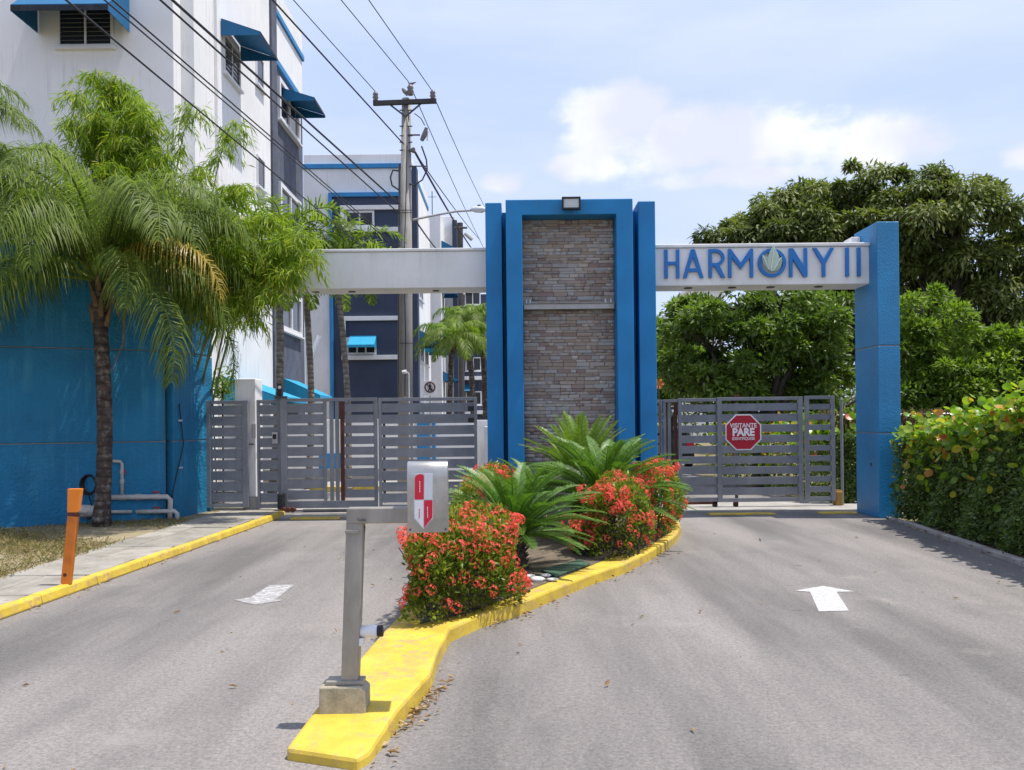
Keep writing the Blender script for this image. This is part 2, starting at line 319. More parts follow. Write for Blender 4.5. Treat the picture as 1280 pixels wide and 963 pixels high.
# ------------------------------------------------------------------ mesh helpers
def M(n): return MATS[n]
def tag(o, label=None, cat=None, group=None, kind=None):
    if label: o['label'] = label
    if cat: o['category'] = cat
    if group: o['group'] = group
    if kind: o['kind'] = kind
    return o
WL = {}
def thing(name, label, cat, loc=(0, 0, 0), group=None):
    o = bpy.data.objects.new(name, None); COL.objects.link(o); o.location = loc
    o.empty_display_size = 0.2; WL[o.name] = Vector(loc)
    return tag(o, label, cat, group)
class MB:
    def __init__(s): s.v = []; s.f = []; s.mi = []; s.cur = 0
    def add(s, vs, fs):
        n = len(s.v); s.v += [tuple(v) for v in vs]; s.f += [tuple(i + n for i in f) for f in fs]; s.mi += [s.cur] * len(fs); return s
    def box(s, x0, x1, y0, y1, z0, z1, mat=None):
        vs = [(x, y, z) for z in (z0, z1) for y in (y0, y1) for x in (x0, x1)]
        if mat is not None: vs = [mat @ Vector(v) for v in vs]
        return s.add(vs, [(0, 2, 3, 1), (4, 5, 7, 6), (0, 1, 5, 4), (2, 6, 7, 3), (0, 4, 6, 2), (1, 3, 7, 5)])
    def prism(s, pts, d):               # planar polygon (3D points) pushed along d
        n = len(pts); d = Vector(d); a = [Vector(p) for p in pts]; b_ = [p + d for p in a]
        return s.add(a + b_, [tuple(range(n)), tuple(range(2 * n - 1, n - 1, -1))] + [(i, n + i, n + (i + 1) % n, (i + 1) % n) for i in range(n)])
    def tube(s, pts, r, n=8, cap=True):
        pts = [Vector(p) for p in pts]; rs = r if hasattr(r, '__len__') else [r] * len(pts)
        vs = []; prev = None
        for i, p in enumerate(pts):
            d = (pts[min(i + 1, len(pts) - 1)] - pts[max(i - 1, 0)])
            d = d.normalized() if d.length > 1e-9 else Vector((0, 0, 1))
            if prev is None: a = d.orthogonal().normalized()
            else:
                a = prev - d * prev.dot(d); a = a.normalized() if a.length > 1e-6 else d.orthogonal().normalized()
            prev = a; c = d.cross(a)
            for k in range(n):
                th = 2 * math.pi * k / n; vs.append(p + (a * math.cos(th) + c * math.sin(th)) * rs[i])
        fs = [(i * n + k, i * n + (k + 1) % n, (i + 1) * n + (k + 1) % n, (i + 1) * n + k) for i in range(len(pts) - 1) for k in range(n)]
        if cap: fs += [tuple(range(n - 1, -1, -1)), tuple(range((len(pts) - 1) * n, len(pts) * n))]
        return s.add(vs, fs)
    def build(s, name, mats, parent=None, bev=0.0, smooth=False, world=True):
        me = bpy.data.meshes.new(name); me.from_pydata(s.v, [], s.f)
        for mm in ([mats] if isinstance(mats, str) else mats): me.materials.append(M(mm))
        me.polygons.foreach_set('material_index', s.mi)
        if smooth: me.polygons.foreach_set('use_smooth', [True] * len(s.f))
        me.validate(); me.update()
        return link(name, me, parent, bev, world)
def link(name, me, parent=None, bev=0.0, world=True):
    o = bpy.data.objects.new(name, me); COL.objects.link(o)
    if parent is not None:
        o.parent = parent
        if world and parent.name in WL: o.location = -WL[parent.name]
    if bev:
        md = o.modifiers.new('bevel', 'BEVEL'); md.width = bev; md.segments = 2; md.limit_method = 'ANGLE'; md.angle_limit = rad(40)
    return o
def cbox(name, mat, parent, x0, x1, y0, y1, z0, z1, bev=0.006):
    return MB().box(x0, x1, y0, y1, z0, z1).build(name, mat, parent, bev)
def np_mesh(name, V, Fq, k, mat, rnd=None, parent=None, world=True, smooth=False):
    """V (n,3) vertices, Fq (m,k) faces"""
    me = bpy.data.meshes.new(name); m_ = len(Fq)
    me.vertices.add(len(V)); me.vertices.foreach_set('co', np.ascontiguousarray(V, np.float32).ravel())
    me.loops.add(m_ * k); me.loops.foreach_set('vertex_index', np.ascontiguousarray(Fq, np.int32).ravel())
    me.polygons.add(m_); me.polygons.foreach_set('loop_start', np.arange(0, m_ * k, k, dtype=np.int32))
    try: me.polygons.foreach_set('loop_total', np.full(m_, k, np.int32))
    except Exception: pass
    me.materials.append(M(mat))
    if smooth: me.polygons.foreach_set('use_smooth', np.ones(m_, bool))
    me.update(calc_edges=True)
    if rnd is not None:
        a = me.attributes.new('rnd', 'FLOAT', 'FACE'); a.data.foreach_set('value', np.ascontiguousarray(rnd, np.float32))
    return link(name, me, parent, 0, world)
def unit(a): return a / np.maximum(np.linalg.norm(a, axis=1, keepdims=True), 1e-9)
def leaf_arrays(pos, d, nrm, ln, wd, fold=0.25, droop=0.0, rnd=None, wide=0.45):
    """folded diamond leaves, two triangles each; or with droop: six vertices, four triangles"""
    n = len(pos); d = unit(d); side = unit(np.cross(d, nrm)); up = unit(np.cross(side, d))
    ln = np.broadcast_to(np.asarray(ln, float), (n,))[:, None]; wd = np.broadcast_to(np.asarray(wd, float), (n,))[:, None]
    if rnd is None: rnd = RNG.random(n)
    if droop == 0:
        mid = pos + d * ln * wide; tip = pos + d * ln
        V = np.stack([pos, mid - side * wd / 2 + up * wd * fold, tip, mid + side * wd / 2 + up * wd * fold], 1).reshape(-1, 3)
        b0 = np.arange(n)[:, None] * 4
        Fq = np.concatenate([b0 + [0, 1, 2], b0 + [0, 2, 3]], 1).reshape(-1, 3)
        return V, Fq, np.repeat(rnd, 2)
    mid = pos + d * ln * 0.5; tip = pos + d * ln * 0.95; tip[:, 2] -= (ln * droop)[:, 0]; mid[:, 2] -= (ln * droop * .2)[:, 0]
    q1 = pos + d * ln * 0.22; 
    V = np.stack([pos, mid - side * wd / 2 + up * wd * fold, mid + side * wd / 2 + up * wd * fold, tip, mid], 1).reshape(-1, 3)
    b0 = np.arange(n)[:, None] * 5
    Fq = np.concatenate([b0 + [0, 1, 4], b0 + [0, 4, 2], b0 + [1, 3, 4], b0 + [4, 3, 2]], 1).reshape(-1, 3)
    return V, Fq, np.repeat(rnd, 4)
def round_leaf_arrays(pos, d, nrm, size, cup=0.12, rnd=None, K=7):
    n = len(pos); d = unit(d); side = unit(np.cross(d, nrm)); up = unit(np.cross(side, d))
    size = np.broadcast_to(np.asarray(size, float), (n,))[:, None]
    if rnd is None: rnd = RNG.random(n)
    vs = [pos + d * size * 0.5]
    for k in range(K):
        th = 2 * math.pi * k / K
        vs.append(pos + d * size * (0.5 - 0.5 * math.cos(th)) + side * size * 0.52 * math.sin(th) + up * size * cup)
    V = np.stack(vs, 1).reshape(-1, 3); b0 = np.arange(n)[:, None] * (K + 1)
    Fq = np.concatenate([b0 + [0, 1 + k, 1 + (k + 1) % K] for k in range(K)], 1).reshape(-1, 3)
    return V, Fq, np.repeat(rnd, K)
def rdir(n): return unit(RNG.normal(size=(n, 3)))

# palm frond in local space: rachis rises along +X and droops; leaflets both sides
def frond_mesh(name, length, up0, droop, nl, ll, lw, hang, mat, stiff=False, vee=0.3, seed=0):
    rg = np.random.default_rng(seed)
    K = 26; s = np.linspace(0, 1, K); ang = up0 - droop * s ** 1.35
    step = length / (K - 1)
    x = np.concatenate([[0], np.cumsum(np.cos(ang[:-1]) * step)]); z = np.concatenate([[0], np.cumsum(np.sin(ang[:-1]) * step)])
    t = np.linspace(0.10 if stiff else 0.16, 1.0, nl)
    px, pz, pa = np.interp(t, s, x), np.interp(t, s, z), np.interp(t, s, ang)
    Vs = []; Fs = []; R = []; off = 0
    for sgn in (-1, 1):
        n = nl; base = np.stack([px, np.zeros(n), pz], 1)
        prof = np.clip(np.sin(np.pi * (0.12 + 0.86 * t)) ** 0.6, 0.12, 1)
        L_ = ll * prof * rg.uniform(0.85, 1.1, n)
        tang = np.stack([np.cos(pa), np.zeros(n), np.sin(pa)], 1); nor = np.stack([-np.sin(pa), np.zeros(n), np.cos(pa)], 1)
        sw = rg.uniform(0.35, 0.75, n) if not stiff else np.full(n, 0.55) + rg.normal(0, .04, n)
        d0 = unit(tang * sw[:, None] + np.array([0, sgn, 0]) * 0.9 + nor * (vee + rg.normal(0, 0.04 if stiff else 0.28, n))[:, None])
        fr3 = (.24, .40, .36) if hang > .6 else (.45, .35, .22)
        p1 = base + d0 * (L_ * fr3[0])[:, None]
        d1 = d0.copy(); d1[:, 2] -= hang * (1 + rg.normal(0, .15, n)); d1 = unit(d1)
        p2 = p1 + d1 * (L_ * fr3[1])[:, None]
        d2 = d1.copy(); d2[:, 2] -= hang * 1.2; d2 = unit(d2)
        p3 = p2 + d2 * (L_ * fr3[2])[:, None]
        wv = unit(np.cross(d0, nor)) * (lw / 2)
        V = np.stack([base - wv * .6, base + wv * .6, p1 - wv, p1 + wv, p2 - wv * .75, p2 + wv * .75, p3, p3 + wv * 0.05], 1).reshape(-1, 3)
        b0 = np.arange(n)[:, None] * 8 + off
        Fs.append(np.concatenate([b0 + [0, 2, 3, 1], b0 + [2, 4, 5, 3], b0 + [4, 6, 7, 5]], 1).reshape(-1, 4))
        Vs.append(V); off += len(V); R.append(np.repeat(rg.uniform(0, 0.85, n), 3))
    # rachis as a 4-sided tube
    r = np.linspace(0.022, 0.004, K) * (length / 3.0 + .3)
    ring = []
    for a, b_ in ((0, 1), (1, 0), (0, -1), (-1, 0)):
        ring.append(np.stack([x - np.sin(ang) * r * b_, a * r, z + np.cos(ang) * r * b_], 1))
    V = np.stack(ring, 1).reshape(-1, 3); q = []
    for i in range(K - 1):
        for k in range(4): q.append((off + i * 4 + k, off + i * 4 + (k + 1) % 4, off + (i + 1) * 4 + (k + 1) % 4, off + (i + 1) * 4 + k))
    Vs.append(V); Fs.append(np.array(q)); R.append(np.full(len(q), 0.7))
    V = np.concatenate(Vs); Fq = np.concatenate(Fs); R = np.concatenate(R)
    me = bpy.data.meshes.new(name); m_ = len(Fq)
    me.vertices.add(len(V)); me.vertices.foreach_set('co', V.astype(np.float32).ravel())
    me.loops.add(m_ * 4); me.loops.foreach_set('vertex_index', Fq.astype(np.int32).ravel())
    me.polygons.add(m_); me.polygons.foreach_set('loop_start', np.arange(0, m_ * 4, 4, dtype=np.int32))
    me.materials.append(M(mat)); me.update(calc_edges=True)
    a = me.attributes.new('rnd', 'FLOAT', 'FACE'); a.data.foreach_set('value', R.astype(np.float32))
    return me
def put(name, me, parent, loc, az, tilt=0.0, sc=1.0, twist=0.0):
    o = bpy.data.objects.new(name, me); COL.objects.link(o); o.parent = parent
    o.location = loc; o.rotation_euler = (twist, -tilt, az); o.scale = (sc, sc, sc)
    return o
# writing as geometry, from the built-in font
def text_obj(name, s, size, mat, parent, origin, rot, depth=0.002, align='CENTER', bold=0.0, sx=1.0, label=None):
    cu = bpy.data.curves.new(name, 'FONT'); cu.body = s; cu.size = size; cu.align_x = align; cu.align_y = 'CENTER'
    cu.extrude = depth; cu.offset = bold
    tmp = bpy.data.objects.new('tmp', cu); COL.objects.link(tmp)
    bpy.context.view_layer.update()
    me = bpy.data.meshes.new_from_object(tmp.evaluated_get(bpy.context.evaluated_depsgraph_get()))
    bpy.data.objects.remove(tmp)
    me.name = name; me.materials.clear(); me.materials.append(M(mat))
    mw = Matrix.Translation(origin) @ rot @ Matrix.Diagonal((sx, 1, 1, 1))
    me.transform(mw); me.update()
    return link(name, me, parent)
FACE_CAM = Matrix.Rotation(rad(90), 4, 'X')     # text standing upright, facing -Y
# ------------------------------------------------------------------ ground, roads, kerbs
def sheet(name, pts, z, mat, label=None):
    mb = MB(); mb.add([(x, y, z) for x, y in pts], [tuple(range(len(pts)))])
    o = mb.build(name, mat); tag(o, label=label, kind='structure'); return o
sheet('ground', [(-900, -300), (900, -300), (900, 1500), (-900, 1500)], -0.03, 'ground_earth')
sheet('road', [(-4.6, -20), (-4.4, 7), (-4.1, 15.4), (-4.0, 17), (-6.8, 19), (-6.2, 60), (-4.5, 140), (4.4, 140), (5.2, 40), (5.9, 17), (6.04, 14.3), (5.53, 10), (5.2, 6), (5.0, -20)], 0.0, 'asphalt')
sill = MB()
sill.box(-4.35, -0.35, 15.25, 16.75, -0.02, 0.035); sill.box(2.1, 6.6, 15.35, 17.1, -0.02, 0.05)
tag(sill.build('gate_sill', 'concrete', bev=0.01), kind='structure')
ym = MB()
for a, b_ in ((893, 980), (1040, 1089)):
    p, q = G(a, 647), G(b_, 647); ym.box(p.x, q.x, 15.02, 15.30, 0.001, 0.018)
p, q = G(384, 641), G(440, 641); ym.box(p.x, q.x, 15.0, 15.24, 0.001, 0.03)
tag(ym.build('road_marking', 'kerb_yellow', bev=0.005), kind='structure')
def painted(name, pix):
    mb = MB(); pts = [G(*p) for p in pix]
    mb.add([(p.x, p.y, 0.004) for p in pts], [tuple(range(len(pts)))])
    return tag(mb.build(name, 'arrow_paint'), kind='structure')
m, t, b = newmat('arrow_paint')
f = ramp(t, noise(t, 24, 8, .75), [(0.47, (1, 1, 1)), (0.53, (0, 0, 0))])
c = mixc(t, fmath(t, 'MULTIPLY', f, .55), (0.52, 0.51, 0.50), (0.26, 0.25, 0.24)); t.links.new(c, b.inputs['Base Color']); b.inputs['Roughness'].default_value = .85
bump(t, b, noise(t, 120), .5, .004)
m, t, b = newmat('arrow_paint_worn')
f = ramp(t, noise(t, 13, 8, .78), [(0.50, (1, 1, 1)), (0.58, (0, 0, 0))])
c = mixc(t, fmath(t, 'MULTIPLY', f, .8), (0.50, 0.49, 0.48), (0.22, 0.21, 0.20)); t.links.new(c, b.inputs['Base Color']); b.inputs['Roughness'].default_value = .85
painted('road_arrow', [(1023.5, 765), (1061, 764), (1046, 740.5), (1068, 740), (1029, 733), (994, 739), (1012.5, 740.5)])
o = painted('road_arrow', [(337, 732), (368, 731.5), (345, 750), (356, 751), (318, 756.5), (311, 755), (292, 750.5), (313, 747.5)])
o.data.materials[0] = M('arrow_paint_worn')

# left pavement: earth bed, slabs with open joints, yellow kerb
def kx(y): return -4.30 + (y - 7.4) * 0.033
sb = MB(); sb.box(-14, -4.42, -12, 17.2, -0.02, 0.072)
tag(sb.build('verge', 'verge_earth'), kind='structure')
pav = bpy.data.objects.new('pavement', None); COL.objects.link(pav); pav.location = (-4.8, 8, 0.1); WL['pavement'] = Vector(pav.location); tag(pav, kind='structure')
y = 2.0
while y < 16.2:
    L_ = random.uniform(0.95, 1.1); x1 = kx(y + .5) - 0.135; jz = random.uniform(-.008, .006)
    mid = -4.83 + random.uniform(-.01, .01)
    for a, b_ in ((-5.25 + random.uniform(-.03, .03), mid - .008), (mid + .008, x1)):
        MB().box(a, b_, y, y + L_ - 0.022, 0.03, 0.090 + jz + random.uniform(-.004, .004)).build('slab', 'slab_concrete', pav, 0.008)
    y += L_
kb = bpy.data.objects.new('kerb', None); COL.objects.link(kb); kb.location = (-4.2, 8, 0); WL['kerb'] = Vector(kb.location); tag(kb, kind='structure')
y = 1.0
while y < 15.5:
    L_ = 1.0 if y + 2 < 15.6 else 15.6 - y
    mb = MB(); a, b_ = kx(y), kx(y + L_ - .006); j = random.uniform(-.006, .006)
    pts = [(a - .125, y, .0), (a + .005, y, .0), (a - .012, y, .095 + j), (a - .115, y, .095 + j)]
    n_ = 4; q = [(x + (b_ - a), y + L_ - .006, z) for x, _, z in pts]
    mb.add(pts + q, [(0, 1, 2, 3), (7, 6, 5, 4)] + [(i, 4 + i, 4 + (i + 1) % 4, (i + 1) % 4) for i in range(4)])
    mb.build('kerb_stone', 'kerb_yellow', kb, 0.018); y += L_

# planted island
TOPZ = 0.11
right_px = [(447, 964), (462, 955), (497, 912), (538, 864), (548, 832), (563, 803), (600, 786), (647, 771), (697, 749), (741, 731), (782, 717), (812, 701), (832, 689), (846, 678), (851, 668), (848, 658)]
outer = [G(x, y) for x, y in right_px] + [Vector((2.55, 14.9, 0)), Vector((-0.6, 14.9, 0))]
left_px = [(585, 655), (560, 690), (530, 733), (505, 764), (480, 788), (449, 823), (395, 884), (357, 934)]
outer += [G(x, y, TOPZ if y < 900 else .062) for x, y in left_px]
isl = bpy.data.objects.new('island', None); COL.objects.link(isl); isl.location = (0, 9, 0); WL['island'] = Vector(isl.location); tag(isl, kind='structure')
me = MB(); pts = [(p.x, p.y, 0.0) for p in outer]; n_ = len(pts)
tz = [TOPZ - (0.05 if p.y < 4.42 else 0) for p in outer]
me.add([(x, y, -0.02) for x, y, _ in pts] + [(x, y, z) for (x, y, _), z in zip(pts, tz)],
       [tuple(range(2 * n_ - 1, n_ - 1, -1))[::-1]] + [(i, (i + 1) % n_, n_ + (i + 1) % n_, n_ + i) for i in range(n_)])
k_ = me.build('kerb', 'kerb_yellow', isl, 0.022)
inner_px = [(524, 781), (543, 776), (590, 766), (644, 745), (710, 719), (757, 700), (813, 683), (838, 664)]
inn = [G(x, y, TOPZ) for x, y in inner_px] + [Vector((2.3, 14.6, 0)), Vector((-0.45, 14.6, 0)), Vector((-.55, 12, 0)), Vector((-.62, 9.5, 0)), Vector((-.72, 7.6, 0)), Vector((-.77, 6.9, 0))]
# dense soil sheet, slightly heaped
import itertools
def inside(poly, x, y):
    r = False; j = len(poly) - 1
    for i in range(len(poly)):
        xi, yi, xj, yj = poly[i].x, poly[i].y, poly[j].x, poly[j].y
        if (yi > y) != (yj > y) and x < (xj - xi) * (y - yi) / (yj - yi) + xi: r = not r
        j = i
    return r
sm = MB(); sm.add([(p.x, p.y, TOPZ + 0.005) for p in inn], [tuple(range(len(inn)))]); sm.build('soil', 'soil', isl)
# pale stones and the green mat between the bushes
st = G(688, 722, TOPZ)
def rock(name, mat, c, s, parent=None, seed=0):
    rg = np.random.default_rng(seed); mb = MB(); n = 7; vs = [(0, 0, s[2])]
    for r_, z_ in ((.75, .75), (1, .2), (.8, -.3)):
        for k in range(n):
            th = 6.283 * k / n; q = rg.uniform(.8, 1.15); vs.append((r_ * q * math.cos(th) * s[0], r_ * q * math.sin(th) * s[1], z_ * s[2] * rg.uniform(.8, 1.1)))
    fs = [(0, 1 + k, 1 + (k + 1) % n) for k in range(n)]
    for j in (0, 1): fs += [(1 + j * n + k, 1 + (j + 1) * n + k, 1 + (j + 1) * n + (k + 1) % n, 1 + j * n + (k + 1) % n) for k in range(n)]
    mb.add([(c[0] + a, c[1] + b_, c[2] + d) for a, b_, d in vs], fs); return mb.build(name, mat, parent, smooth=True)
PST = ['pale stone at far left edge of the row behind the front flowering bush', 'second pale stone of the row, partly touching the leftmost', 'largest pale stone in the middle of the row', 'pale stone right of the largest one', 'pale stone lying nearest the yellow kerb', 'smallest pale stone at right end of the row by the green mat', 'pale stone tucked nearest the front flowering bush leaves']
for i, (px, py, s) in enumerate(((652, 726, .06), (662, 723, .05), (671, 727, .07), (682, 722, .05), (657, 733, .05), (690, 727, .045), (645, 736, .05))):
    g = G(px, py, TOPZ); o = rock('stone', 'marble', (g.x, g.y, TOPZ + .015), (s * 1.3, s, s * .5), seed=i)
    tag(o, PST[i], 'stone', 'pale stones on the island soil')
gm = [G(x, y, TOPZ) for x, y in ((676, 716), (724, 703), (738, 708), (694, 724))]
mt_ = MB(); mt_.prism([(p.x, p.y, TOPZ + .012) for p in gm], (0, 0, 0.022)); tag(mt_.build('mat', 'mat_green', bev=.006), 'flat dark green cover lying on the island soil between the cycad and the kerb', 'mat')

# litter: dry leaves in the gutter, straw on the verge
def scatter_leaves(name, pts, size, mat, label, lie=0.25):
    pts = np.array(pts, float); n = len(pts); d = rdir(n); d[:, 2] *= lie; nr = np.tile([0, 0, 1.0], (n, 1)) + RNG.normal(0, .2, (n, 3))
    s = RNG.uniform(*size, n); V, Fq, R = leaf_arrays(pts, d, nr, s, s * .35, .5)
    o = np_mesh(name, V, Fq, 3, mat, R); return tag(o, label, 'leaf litter', kind='stuff')
pts = []
rp = [G(x, y) for x, y in right_px]
for _ in range(150):
    k = random.choice([1, 2, 2, 2, 2, 3, 6, 7, 9, 10, 11]); a, b_ = rp[k], rp[k + 1]; q = random.random(); p = a.lerp(b_, q)
    pts.append((p.x + abs(random.gauss(0.03, .06)), p.y + random.gauss(0, .04) - .03, 0.012 + random.random() * .01))
for _ in range(60): pts.append((random.uniform(-3.8, 4.8), random.uniform(4.0, 13), .01))
for _ in range(40): y_ = random.uniform(7.5, 14); pts.append((kx(y_) + abs(random.gauss(.03, .05)), y_, .012))
for _ in range(240):
    y_ = random.uniform(7, 14.2); pts.append((np.interp(y_, [6, 10, 14.3], [5.2, 5.53, 6.0]) + random.gauss(.1, .1), y_, .03))
scatter_leaves('leaf_litter', pts, (.025, .075), 'dry_leaf', 'dry brown leaves and twigs scattered along the kerbs and over the asphalt')
pts = []; wl = lambda x: 14.9 + .51 * (x + 5.36)
while len(pts) < 42000:
    x_, y_ = random.uniform(-11, -5.15), random.uniform(5, 14.6)
    if y_ > wl(x_) - .05: continue
    q = math.sin(x_ * 1.7 + 2 * math.sin(y_ * 1.1)) + math.sin(y_ * 2.3 + x_)
    if random.random() < 0.42 + 0.3 * q - (0.25 if wl(x_) - y_ < .9 else 0): pts.append((x_, y_, .074))
P_ = np.array(pts); n = len(P_); d = rdir(n); d[:, 2] = np.abs(d[:, 2]) * .6 + .12; s = RNG.uniform(.03, .09, n)
V, Fq, R = leaf_arrays(P_, d, rdir(n), s, s * .12 + .002, .1)
tag(np_mesh('grass', V, Fq, 3, 'dry_grass', R), 'dry straw coloured grass on the verge below the blue wall', 'grass', kind='stuff')

# ------------------------------------------------------------------ gateway tower
def Xp(px, Y, py=530): return uv(px, py)[0] / F * Y
def Zp(py, Y, px=640): return EYE + uv(px, py)[1] / F * Y
T = thing('gate_tower', 'tall bright blue gateway tower with recessed stone-clad face between two driveways', 'gate tower', (.92, 14.6, 0))
TZ = Zp(249, 14.2, 712)
x0, x1, x2, x3 = Xp(633.5, 14.2, 410), Xp(654, 14.2, 410), Xp(771.5, 14.2, 410), Xp(792.5, 14.2, 410)
fb = MB(); LZ = Zp(268.5, 14.2, 712)
fb.prism([(x0, 14.2, 0), (x0, 14.2, TZ), (x3, 14.2, TZ), (x3, 14.2, 0), (x2, 14.2, 0), (x2, 14.2, LZ), (x1, 14.2, LZ), (x1, 14.2, 0)], (0, .45, 0))
fb.build('frame', 'blue_paint', T, .012)
cbox('core', 'blue_paint', T, x0 + .02, x3 - .02, 14.652, 15.25, 0, TZ - .06, .01)
for nm, a, b_ in (('side_slab', 608, 628.5), ('side_slab', 799, 820.5)):
    cbox(nm, 'blue_paint', T, Xp(a, 14.38, 410), Xp(b_, 14.38, 410), 14.38, 15.35, 0, TZ - .0, .012)
cbox('core_flank', 'blue_paint', T, Xp(628.5, 14.4, 410) + .003, x0 + .017, 14.72, 15.2, 0, TZ - .08, .008)
cbox('core_flank', 'blue_paint', T, x3 - .017, Xp(799, 14.4, 410) - .003, 14.72, 15.2, 0, TZ - .08, .008)
cbox('stone_backing', 'joint_grey', T, x1 + .001, x2 - .001, 14.57, 14.648, 0, LZ, 0)
stone_me = []
for k in range(12):
    rg = random.Random(k); mb = MB(); vs = []
    for y_ in (0, 1):
        for (a, c) in ((0, 0), (1, 0), (1, 1), (0, 1)):
            if y_ == 0: vs.append((a + (.04 if a == 0 else -.04) * rg.random(), rg.uniform(-.25, .25), c + (.1 if c == 0 else -.1) * rg.random()))
            else: vs.append((a, 1, c))
    mb.add(vs, [(0, 1, 2, 3), (0, 4, 5, 1), (1, 5, 6, 2), (2, 6, 7, 3), (3, 7, 4, 0)])
    me_ = bpy.data.meshes.new('stone'); me_.from_pydata(mb.v, [], mb.f); me_.materials.append(M('ledge_stone')); me_.update(); stone_me.append(me_)
z = 0.75; cells = []; rg = random.Random(5)
while z < LZ - .005:
    h = rg.choice((.042, .05, .06, .068)); h = min(h, LZ - z); x = x1 + .002
    while x < x2 - .01:
        w_ = min(rg.uniform(.09, .27), x2 - .002 - x)
        if x2 - x - w_ < .05: w_ = x2 - .002 - x
        cells.append((x, z, w_ - .002, h - .002)); x += w_
    z += h
cells.sort(key=lambda c: -c[2] * c[3] if c[1] > 1.7 else 0)
big = bpy.data.objects
sv, sf, sr = [], [], []
for i, (x, z, w_, h) in enumerate(cells):
    dp = rg.uniform(.010, .028); me_ = stone_me[i % 12]
    if i < 300:
        o = bpy.data.objects.new('stone', me_); COL.objects.link(o); o.parent = T
        o.location = Vector((x, 14.572 - dp, z)) - WL[T.name]; o.scale = (w_, dp, h)
    else:
        n0 = len(sv); sv += [(x + v.co.x * w_, 14.572 - dp + v.co.y * dp, z + v.co.z * h) for v in me_.vertices]
        for p in me_.polygons: sf.append([n0 + q for q in p.vertices]); sr.append(i * .6180339 % 1)
o = np_mesh('small_stones', np.array(sv), np.array(sf), 4, 'ledge_stone', np.array(sr), T); tag(o, 'smaller ledge stones of the clad face', kind='stuff')
# light rail across the stone
R_ = thing('light_rail', 'grey metal light rail spanning the stone face of the blue tower', 'light rail', ((x1 + x2) / 2, 14.5, 3.6))
rz = Zp(383, 14.4, 712)
cbox('channel', 'rail_grey', R_, x1 + .01, x2 - .01, 14.40, 14.47, rz - .045, rz + .045, .006)
cbox('top_flange', 'rail_grey', R_, x1 + .01, x2 - .01, 14.37, 14.53, rz + .047, rz + .055, .002)
for a in (.06, .12, 1.36, 1.45): MB().tube([(x1 + a, 14.45, rz + .055), (x1 + a, 14.45, rz + .12)], .014, 8).build('clamp', 'silver', R_)
for a in (.0, 1.0): cbox('bracket', 'dark_metal', R_, x1 + .004 + a * (x2 - x1 - .03), x1 + .024 + a * (x2 - x1 - .03), 14.39, 14.5, rz - .075, rz + .02, .003)
# flood light
FL = thing('flood_light', 'square black-framed floodlight fixed to the top of the blue tower', 'floodlight', (.95, 14.1, 5.2))
fx, fz = Xp(714, 14.1, 255), Zp(254.5, 14.1, 714)
ring = MB(); s_ = .15; t_ = .028
ring.box(fx - s_, fx + s_, 14.06, 14.14, fz + .10 - t_, fz + .10); ring.box(fx - s_, fx + s_, 14.06, 14.14, fz - .10, fz - .10 + t_)
ring.box(fx - s_, fx - s_ + t_, 14.06, 14.14, fz - .10 + t_, fz + .10 - t_); ring.box(fx + s_ - t_, fx + s_, 14.06, 14.14, fz - .10 + t_, fz + .10 - t_)
ring.build('housing', 'black', FL, .004)
cbox('lens', 'lamp_glass', FL, fx - s_ + t_, fx + s_ - t_, 14.08, 14.13, fz - .10 + t_, fz + .10 - t_, .002)
cbox('bracket', 'black', FL, fx - .05, fx + .05, 14.142, 14.2, fz - .03, fz + .03, .003)

# ------------------------------------------------------------------ beams, right pillar, left wall
BZ0, BZ1 = 3.885, 4.545
B1 = thing('concrete_beam', 'long white concrete beam over the exit lane, bare of letters, left of the tower', 'beam', (-3, 14.7, 3.9))
cbox('beam_body', 'beam_white', B1, -5.72, Xp(608, 14.7, 340) + .02, 14.7, 15.33, BZ0, BZ1 - .05, .012)
cbox('coping', 'coping', B1, -5.72, Xp(608, 14.7, 340) + .02, 14.675, 15.36, BZ1 - .048, BZ1, .01)
B2 = thing('sign_beam', 'white concrete beam over the entrance lane carrying the blue name letters', 'beam', (4.2, 14.7, 3.9))
xb0, xb1 = Xp(820.5, 14.6, 340) - .02, Xp(1093, 14.6, 340)
cbox('beam_body', 'beam_white', B2, xb0, xb1, 14.62, 15.25, BZ0 - .02, BZ1 - .055, .012)
cbox('coping', 'coping', B2, xb0, xb1, 14.585, 15.28, BZ1 - .053, BZ1 + .005, .012)
sp = MB()
for px in (860, 915, 963, 1023):
    x_ = Xp(px, 14.85, 362); sp.tube([(x_, 14.85, BZ0 - .026), (x_, 14.85, BZ0 - .018)], .07, 12)
o = None
for px in (860, 915, 963, 1023):
    x_ = Xp(px, 14.85, 362); MB().tube([(x_, 14.85, BZ0 - .034), (x_, 14.85, BZ0 - .019)], .07, 14).build('downlight', 'dark_metal', B2)
for px in (395, 440, 545):
    x_ = Xp(px, 15.0, 362); MB().tube([(x_, 15.0, BZ0 - .014), (x_, 15.0, BZ0 + .001)], .06, 14).build('downlight', 'dark_metal', B1)
RP = thing('gate_pillar', 'free-standing rough blue gateway pillar at right end of the name beam', 'pillar', (6, 14.3, 0))
xr0, xr1 = Xp(1098, 14.3, 500), Xp(1126, 14.3, 500); pz = Zp(277, 14.3, 1110)
zj = [0, Zp(541.5, 14.3, 1110), Zp(432, 14.3, 1110), pz]
for i in range(3):
    cbox('block', 'blue_rough', RP, xr0 - .0, xr1 + .0, 14.3, 15.25, zj[i] + (.008 if i else 0), zj[i + 1] - (.008 if i < 2 else 0), .012)
cbox('joint_core', 'joint_grey', RP, xr0 + .014, xr1 - .014, 14.314, 15.236, .1, pz - .1, 0)
